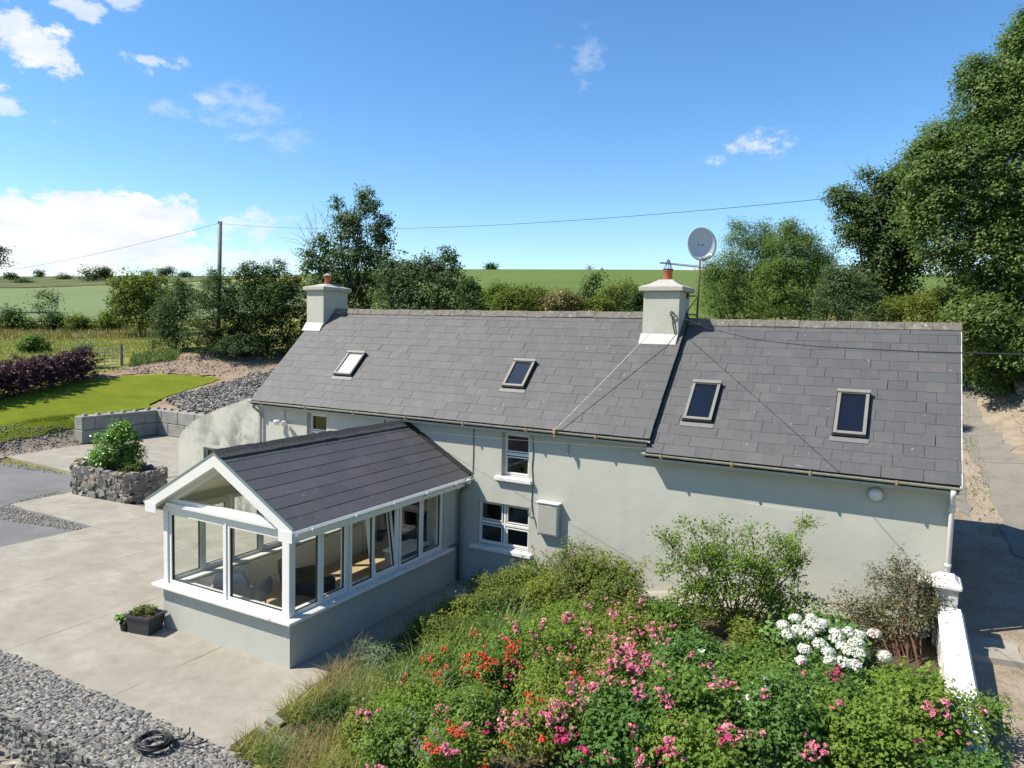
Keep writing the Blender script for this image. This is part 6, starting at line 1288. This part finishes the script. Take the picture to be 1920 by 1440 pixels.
for (x, y, hh, r), lb in zip(dense, place_labels('dense green rose bush', [q[:2] for q in dense])):
    sd += 1; bed('rose_bush', lb, DENSE[1], x, y, hh*1.04, r*.86, 5600, .056, ('leaf_rose', 'leaf_rose2', 'leaf_fresh', 'leaf_rose2')[sd % 4], sd, .6, DENSE[2])
bed('low_bush', 'small dark green leafy bush at the edging corner of the bed', 'bush', 1.95, -6.25, .42, .42, 2600, .05, 'leaf_dark', 390, .65)
bed('low_bush', 'silvery low perennial clump near the sunroom corner', 'plant', 1.35, -4.4, .45, .48, 2600, .045, 'blade_grey', 391, .3)
bed('low_bush', 'olive low perennial between the sunroom corner and the red flowers', 'plant', 2.1, -3.6, .55, .5, 3200, .05, 'leaf_olive', 392, .45)
bed('low_bush', 'fresh green low plant at the foot of the red flowers', 'plant', 2.7, -3.0, .6, .5, 3200, .05, 'leaf_rose', 393, .5)
bed('low_bush', 'yellow-green plant in front of the tall airy shrub', 'plant', 6.65, -2.45, .50, .32, 1800, .05, 'leaf_rose_yellow', 394, .5)
bed('low_bush', 'leafy trailer hanging over the white garden wall', 'plant', 9.55, -2.9, .70, .42, 1800, .055, 'leaf_rose', 395, .5)
# strap-leaved clumps
STR = ('clump of arching strap leaves among the bed flowers', 'grass clump', 'strap-leaved clumps in the flower bed')
def strap(x, y, n, L, lean, wd, mat, seed, lb, cat, grp, rad=.3):
    rng = np.random.default_rng(seed); z = h(x, y); o = thing('strap_clump', (x, y, z), lb, cat, grp); a = rng.uniform(0, 6.28, n); r = rad*np.sqrt(rng.random(n)); blades(np.c_[x+r*np.cos(a), y+r*np.sin(a), np.full(n, z+.02)], L, lean, wd, rng, mat, 'leaves', o, 4); BUSH.append((o, [(np.array([x, y, z+L*.35]), np.array([rad*1.5, rad*1.5, L*.38]))])); return o
sp8 = [(2.6, -3.7, .75), (3.05, -3.2, .85), (3.3, -3.7, .8), (2.2, -4.3, .6), (2.9, -4.5, .65), (2.4, -5.1, .6), (3.0, -5.4, .6), (3.4, -4.5, .65)]
for i, ((x, y, L), lb) in enumerate(zip(sp8, place_labels('clump of arching strap leaves', [q[:2] for q in sp8]))): strap(x, y, 260, L, .8, .022, 'blade_green', 420+i, lb, STR[1], STR[2], .34)
for i, (x, y, hh) in enumerate([(2.5, -4.0, .5), (2.9, -3.9, .55), (2.65, -4.75, .45), (2.0, -4.7, .4), (2.8, -5.9, .45)]): bed('low_bush', ['leafy green perennial under the red flower heads', 'yellowish leafy perennial beside the red flower heads', 'soft green mound between strap leaves and pink roses', 'low green mound among the dry grass tufts', 'green mound behind the dark bush at the edging'][i], 'plant', x, y, hh, .45, 2600, .05, ['leaf_fresh', 'leaf_rose_yellow', 'leaf_rose', 'leaf_mixed', 'leaf_fresh'][i], 470+i, .5)
STW = ('tuft of dry straw-coloured grass at the yard edge of the bed', 'grass clump', 'dry grass tufts at the bed edge')
st8 = [(1.2, -5.6, .42), (1.3, -6.1, .42), (1.7, -5.6, .4), (1.1, -5.0, .38), (1.9, -5.4, .4), (2.3, -5.8, .4), (2.55, -6.5, .42), (2.9, -7.1, .4), (1.5, -5.0, .36), (2.2, -6.7, .35), (1.35, -6.95, .25), (1.85, -7.0, .28), (2.4, -7.1, .3)]
for i, ((x, y, L), lb) in enumerate(zip(st8, place_labels('tuft of dry straw-coloured grass', [q[:2] for q in st8]))): strap(x, y, 420, L, .95, .009, ('blade_straw', 'blade_olive', 'blade_green')[i % 3], 440+i, lb, STW[1], STW[2], .32)
for i, (x, y) in enumerate([(1.0, -3.6), (1.05, -2.6), (.95, -4.6)]): strap(x, y, 60, .8, .6, .005, 'blade_straw', 460+i, ['sparse tall seed-grass by the middle of the sunroom side wall', 'sparse tall seed-grass near the sunroom downpipe', 'sparse tall seed-grass just behind the sunroom corner'][i], 'grass clump', 'tall seed-grass by the sunroom', .22)

# ---- tall airy shrub and the brown one beside the pillar
def airy(name, label, base, tips, n, leaf, mat, seed, stem, spread, per=14, cl=.16):
    rng = np.random.default_rng(seed); o = thing(name, base, label, 'shrub'); b = np.array(base, float); m = MB(); P = []; Nn = []; T = []
    tw = []
    for (px, py, t) in tips:
        e = atd(px, py, t); s = b+np.r_[rng.normal(0, .10, 2), 0]; mid = s+(e-s)*.5+np.r_[rng.normal(0, .07, 2), .15]; q = s+(e-s)*.25+np.array([0, 0, .12]); line = [s, q, mid, s+(e-s)*.8+np.array([0, 0, .06]), e]; m.tube(line, [.014, .012, .009, .006, .003], 5, False)
        for k in range(9): u = rng.uniform(.5, 1.0); i = min(3, int(u*4)); f = u*4-i; p = line[i]*(1-f)+line[i+1]*f; g_ = p+unit(rng.normal(size=3)+np.array([0, 0, .3]))*rng.uniform(.1, spread); tw.append(g_); m.tube([p, .5*(p+g_)+np.array([0, 0, .03]), g_], [.005, .004, .002], 3, False)
    tw = np.array(tw); k = n//per; c = tw[rng.integers(len(tw), size=k)]+rng.normal(0, .05, (k, 3)); e = unit(rng.normal(size=(k, per, 3))); p = c[:, None]+e*rng.random((k, per, 1))**.5*cl
    P = p.reshape(-1, 3); Nn = unit(rng.normal(size=(len(P), 3))*.6+np.array([0, 0, .4])+.7*SUN_TO); V, F = leaf_quads(P, Nn, leaf, .45, rng, .35); foliage('foliage', V, F, np.repeat(rng.random(k), per)*.6+rng.random(len(P))*.4, mat, o); m.build('stems', stem, o, kind='stuff')
    return o
tA = 11.6
airy('tall_shrub', 'tall airy rose shrub with many bare stems against the cottage wall', (6.35, -1.95, h(6.35, -1.95)), [(1250, 1010, tA), (1290, 975, tA), (1235, 995, tA+.1), (1330, 985, tA), (1350, 1030, tA-.3), (1300, 1060, tA), (1270, 1110, tA), (1390, 1040, tA+.2), (1420, 1010, tA), (1450, 1020, tA-.2), (1480, 1000, tA), (1505, 985, tA), (1515, 1040, tA), (1500, 1090, tA), (1530, 1130, tA), (1440, 1080, tA-.3), (1380, 1090, tA-.3), (1330, 1110, tA-.3), (1280, 1150, tA-.2), (1410, 1130, tA-.4), (1470, 1120, tA-.2), (1360, 1000, tA+.2), (1310, 1020, tA), (1460, 1060, tA), (1260, 1060, tA+.1), (1340, 1070, tA-.2)], 11000, .062, 'leaf_fresh', 500, 'stem_red', .34)
tB = 11.3
airy('brown_shrub', 'half-withered brownish shrub beside the pillar', (8.75, -1.35, h(8.75, -1.35)), [(1560, 1130, tB), (1590, 1110, tB), (1610, 1140, tB), (1640, 1100, tB), (1660, 1070, tB), (1680, 1055, tB), (1695, 1045, tB), (1720, 1075, tB), (1740, 1100, tB), (1755, 1090, tB), (1630, 1170, tB-.2), (1680, 1130, tB-.2), (1700, 1160, tB-.3), (1590, 1160, tB), (1660, 1190, tB-.3), (1730, 1150, tB-.2), (1700, 1110, tB), (1750, 1140, tB-.1), (1640, 1140, tB)], 7000, .05, 'leaf_brownish', 501, 'stem_red', .26)
# ---- hydrangea
hy = bed('hydrangea', 'white mop-head hydrangea by the cottage wall', 'hydrangea', 7.55, -1.85, .46, .78, 2600, .10, 'leaf_hydrangea', 510, .65, lobes=6)
HEADS = [(740, 755), (800, 722), (880, 720), (930, 745), (868, 752), (812, 778), (858, 800), (845, 870), (920, 845), (960, 885), (1000, 820), (1030, 858), (1058, 792), (1110, 800), (1182, 797), (1102, 890), (1030, 935), (970, 925), (1085, 946), (998, 790), (830, 925), (1232, 906), (1062, 880), (1096, 842), (770, 800), (905, 770)]
def flower_ball(c, r, n, size, rng, flat_=.8):
    e = unit(rng.normal(size=(n, 3))); e[:, 2] = np.abs(e[:, 2])*1.0-.25*rng.random(n); e = unit(e); p = c+e*r*np.array([1, 1, flat_])*rng.uniform(.86, 1.05, (n, 1)); return p, unit(e+.35*rng.normal(size=(n, 3)))
rf = np.random.default_rng(61)
for (zx, zy) in HEADS:
    px, py = 1180+.3888*zx, 880+.3888*zy; c = atz(px, py, 1.47-.0012*(py-1160)); p, nn = flower_ball(c, rf.uniform(.085, .108) if zx != 830 else .08, 170, .04, rf); V, F = leaf_quads(p, nn, .036, .9, rf, 0, .3)
    foliage('flower_head', V, F, rf.random(len(p)), 'petal_blush' if zx == 1182 else 'petal_white', hy)
    m = MB(); m.tube([(c[0], c[1], h(c[0], c[1])), c], [.008, .005], 4, False); m.build('stalk', 'stem', hy)
# ---- blooms
def hit(px, py):
    d = ray(px, py); ts = np.arange(4, 16, .03); P = CAM_POS+d*ts[:, None]; best = (99, None)
    for o, bl in BUSH:
        for c, r in bl:
            ins = (((P-c)/(r*1.02))**2).sum(1) < 1
            if ins.any(): t = ts[np.argmax(ins)]
            else: continue
            if t < best[0]: best = (t, o)
    if best[1] is None: return None, None
    return CAM_POS+d*(best[0]-.02), best[1]
def bloom_cluster(px, py, mat, nb, spread, size, pet=9, nm='flower_cluster'):
    c, o = hit(px, py)
    if c is None: return
    V = []; F = []; T = []; off = 0
    for k in range(nb):
        b = c+np.array([rf.normal(0, spread), rf.normal(0, spread*.6), rf.normal(0, spread*.8)]); ax_ = unit(np.array([rf.normal(0, .5), -.5+rf.normal(0, .4), .9])[None])[0]; u = unit(np.cross(ax_, [0.3, .2, .9])[None])[0]; v = np.cross(ax_, u); P_ = []; N_ = []; tt = rf.random()
        for q in range(pet): a = 2.399*q; rr = size*(.18+.32*q/pet); dq = math.cos(a)*u+math.sin(a)*v; P_.append(b+dq*rr+ax_*size*.22*(1-q/pet)); N_.append(unit((ax_*(.4+.6*q/pet)+dq*(.9-.9*q/pet)+.15*rf.normal(size=3))[None])[0])
        v_, f_ = leaf_quads(np.array(P_), np.array(N_), size*.62, .95, rf, 0, .25); V.append(v_); F.append(f_+off); off += len(v_); T.append(np.clip(tt*.7+.3*rf.random(pet), 0, 1))
    foliage(nm, np.concatenate(V), np.concatenate(F), np.concatenate(T), mat, o, kind='stuff')
    m = MB(); m.tube([c-np.array([0, 0, .25]), c], [.005, .004], 4, False); m.build('stalk', 'stem', o)
z8 = lambda x, y: (480+.3958*x, 980+.3958*y)
z7 = lambda x, y: (1180+.3888*x, 880+.3888*y)
rx_ = np.random.default_rng(88)
for k in range(34): bloom_cluster(rx_.normal(1130, 85), rx_.normal(1245, 62), 'petal_pink', int(rx_.integers(3, 8)), .05, .042)
for k in range(10): bloom_cluster(rx_.normal(905, 60), rx_.normal(1245, 40), 'petal_red', int(rx_.integers(2, 6)), .045, .038, 6)
pink8 = [(1470, 455, 14), (1565, 400, 8), (1690, 440, 7), (1580, 525, 10), (1780, 580, 14), (1890, 545, 14), (1700, 570, 8), (1770, 690, 12), (1880, 690, 12), (1220, 665, 14), (1205, 735, 8), (1650, 750, 14), (1500, 790, 8), (1590, 785, 10), (1430, 850, 10), (1450, 910, 10), (1180, 890, 9), (1160, 950, 9), (1270, 930, 11), (870, 890, 6), (970, 960, 8), (900, 1080, 14), (570, 1150, 6), (1680, 1120, 9), (1350, 480, 6), (1800, 460, 4), (1690, 380, 4), (1780, 800, 8), (1910, 850, 6), (1400, 900, 7), (1830, 1120, 7), (1710, 660, 5), (1530, 740, 5), (1330, 640, 5), (1830, 375, 3), (1750, 620, 6), (1850, 640, 6), (1860, 1130, 6)]
for (x, y, nb) in pink8: bloom_cluster(*z8(x, y), 'petal_pink', nb, .055, .052)
for (x, y, nb) in [(1450, 1020, 14), (1550, 1080, 9), (1090, 970, 6), (1480, 1000, 9)]: bloom_cluster(*z8(x, y), 'petal_deep', nb, .055, .05)
for (x, y, nb) in [(820, 650, 12), (895, 605, 12), (1030, 515, 10), (1080, 625, 12), (1210, 585, 12), (1190, 640, 8), (1095, 675, 9), (1060, 710, 8), (850, 735, 10), (995, 705, 5), (1130, 650, 6), (905, 690, 5), (1300, 830, 7), (935, 990, 6), (975, 1000, 7), (1200, 1045, 5), (1350, 1010, 4), (1030, 640, 7), (980, 645, 5), (1240, 595, 6), (1075, 1155, 8), (700, 750, 5), (830, 1075, 16), (1510, 745, 5), (1320, 825, 4), (910, 970, 4)]: bloom_cluster(*z8(x, y), 'petal_red', nb, .05, .045, 6)
for (x, y, nb) in [(130, 810, 14), (10, 870, 10), (20, 950, 9), (130, 960, 10), (370, 950, 6), (430, 1050, 8), (480, 1045, 7), (165, 1110, 12), (1010, 1140, 3), (1500, 1140, 20), (1500, 1165, 12), (1710, 1170, 3), (460, 1270, 14), (500, 1300, 9), (590, 1280, 8), (880, 1310, 7), (890, 1350, 7), (220, 1370, 8), (180, 1300, 5), (195, 1190, 6), (1570, 1290, 3), (1420, 1340, 3), (60, 900, 9), (640, 1085, 5), (840, 985, 3), (1215, 1000, 3), (1280, 940, 3), (830, 1365, 4), (110, 780, 7), (30, 1080, 7)]: bloom_cluster(*z7(x, y), 'petal_pink', nb, .055, .054)
for (x, y, nb) in [(985, 985, 12), (1010, 1010, 8), (440, 1290, 6), (170, 1340, 5)]: bloom_cluster(*z7(x, y), 'petal_deep', nb, .06, .05)
for (x, y, nb) in [(540, 1110, 3), (40, 1000, 2), (120, 910, 2), (350, 875, 2), (660, 1015, 2), (770, 925, 7), (830, 930, 9)]: bloom_cluster(*z7(x, y), 'petal_white', nb, .05, .06)
bloom_cluster(*z7(250, 655), 'petal_blush', 1, .0, .10, 14); bloom_cluster(1130, 1058, 'petal_magenta', 1, 0, .07, 12); bloom_cluster(1095, 1118, 'petal_magenta', 1, 0, .05)
for (x, y) in [(830, 950), (725, 915), (690, 1070), (755, 1060), (640, 1190), (860, 1000), (800, 1100)]: bloom_cluster(*z8(x, y), 'petal_mauve', 14, .05, .022, 4, 'flower_spike')

for o in PINKS:     # every pink rose bush flowers
    if not any(c.name.startswith('flower_cluster') for c in o.children):
        b = BASE[o]; bl = [q for q in BUSH if q[0] is o][0][1]
        for k in range(3):
            c, r = bl[k]; w_ = c+np.array([0, -.25*r[1], r[2]*.9]); d = w_-CAM_POS; z_ = d@CF; bloom_cluster(960+CAM_F*(d@CR)/z_, 720-CAM_F*(d@CU)/z_, 'petal_pink', 6, .05, .05)
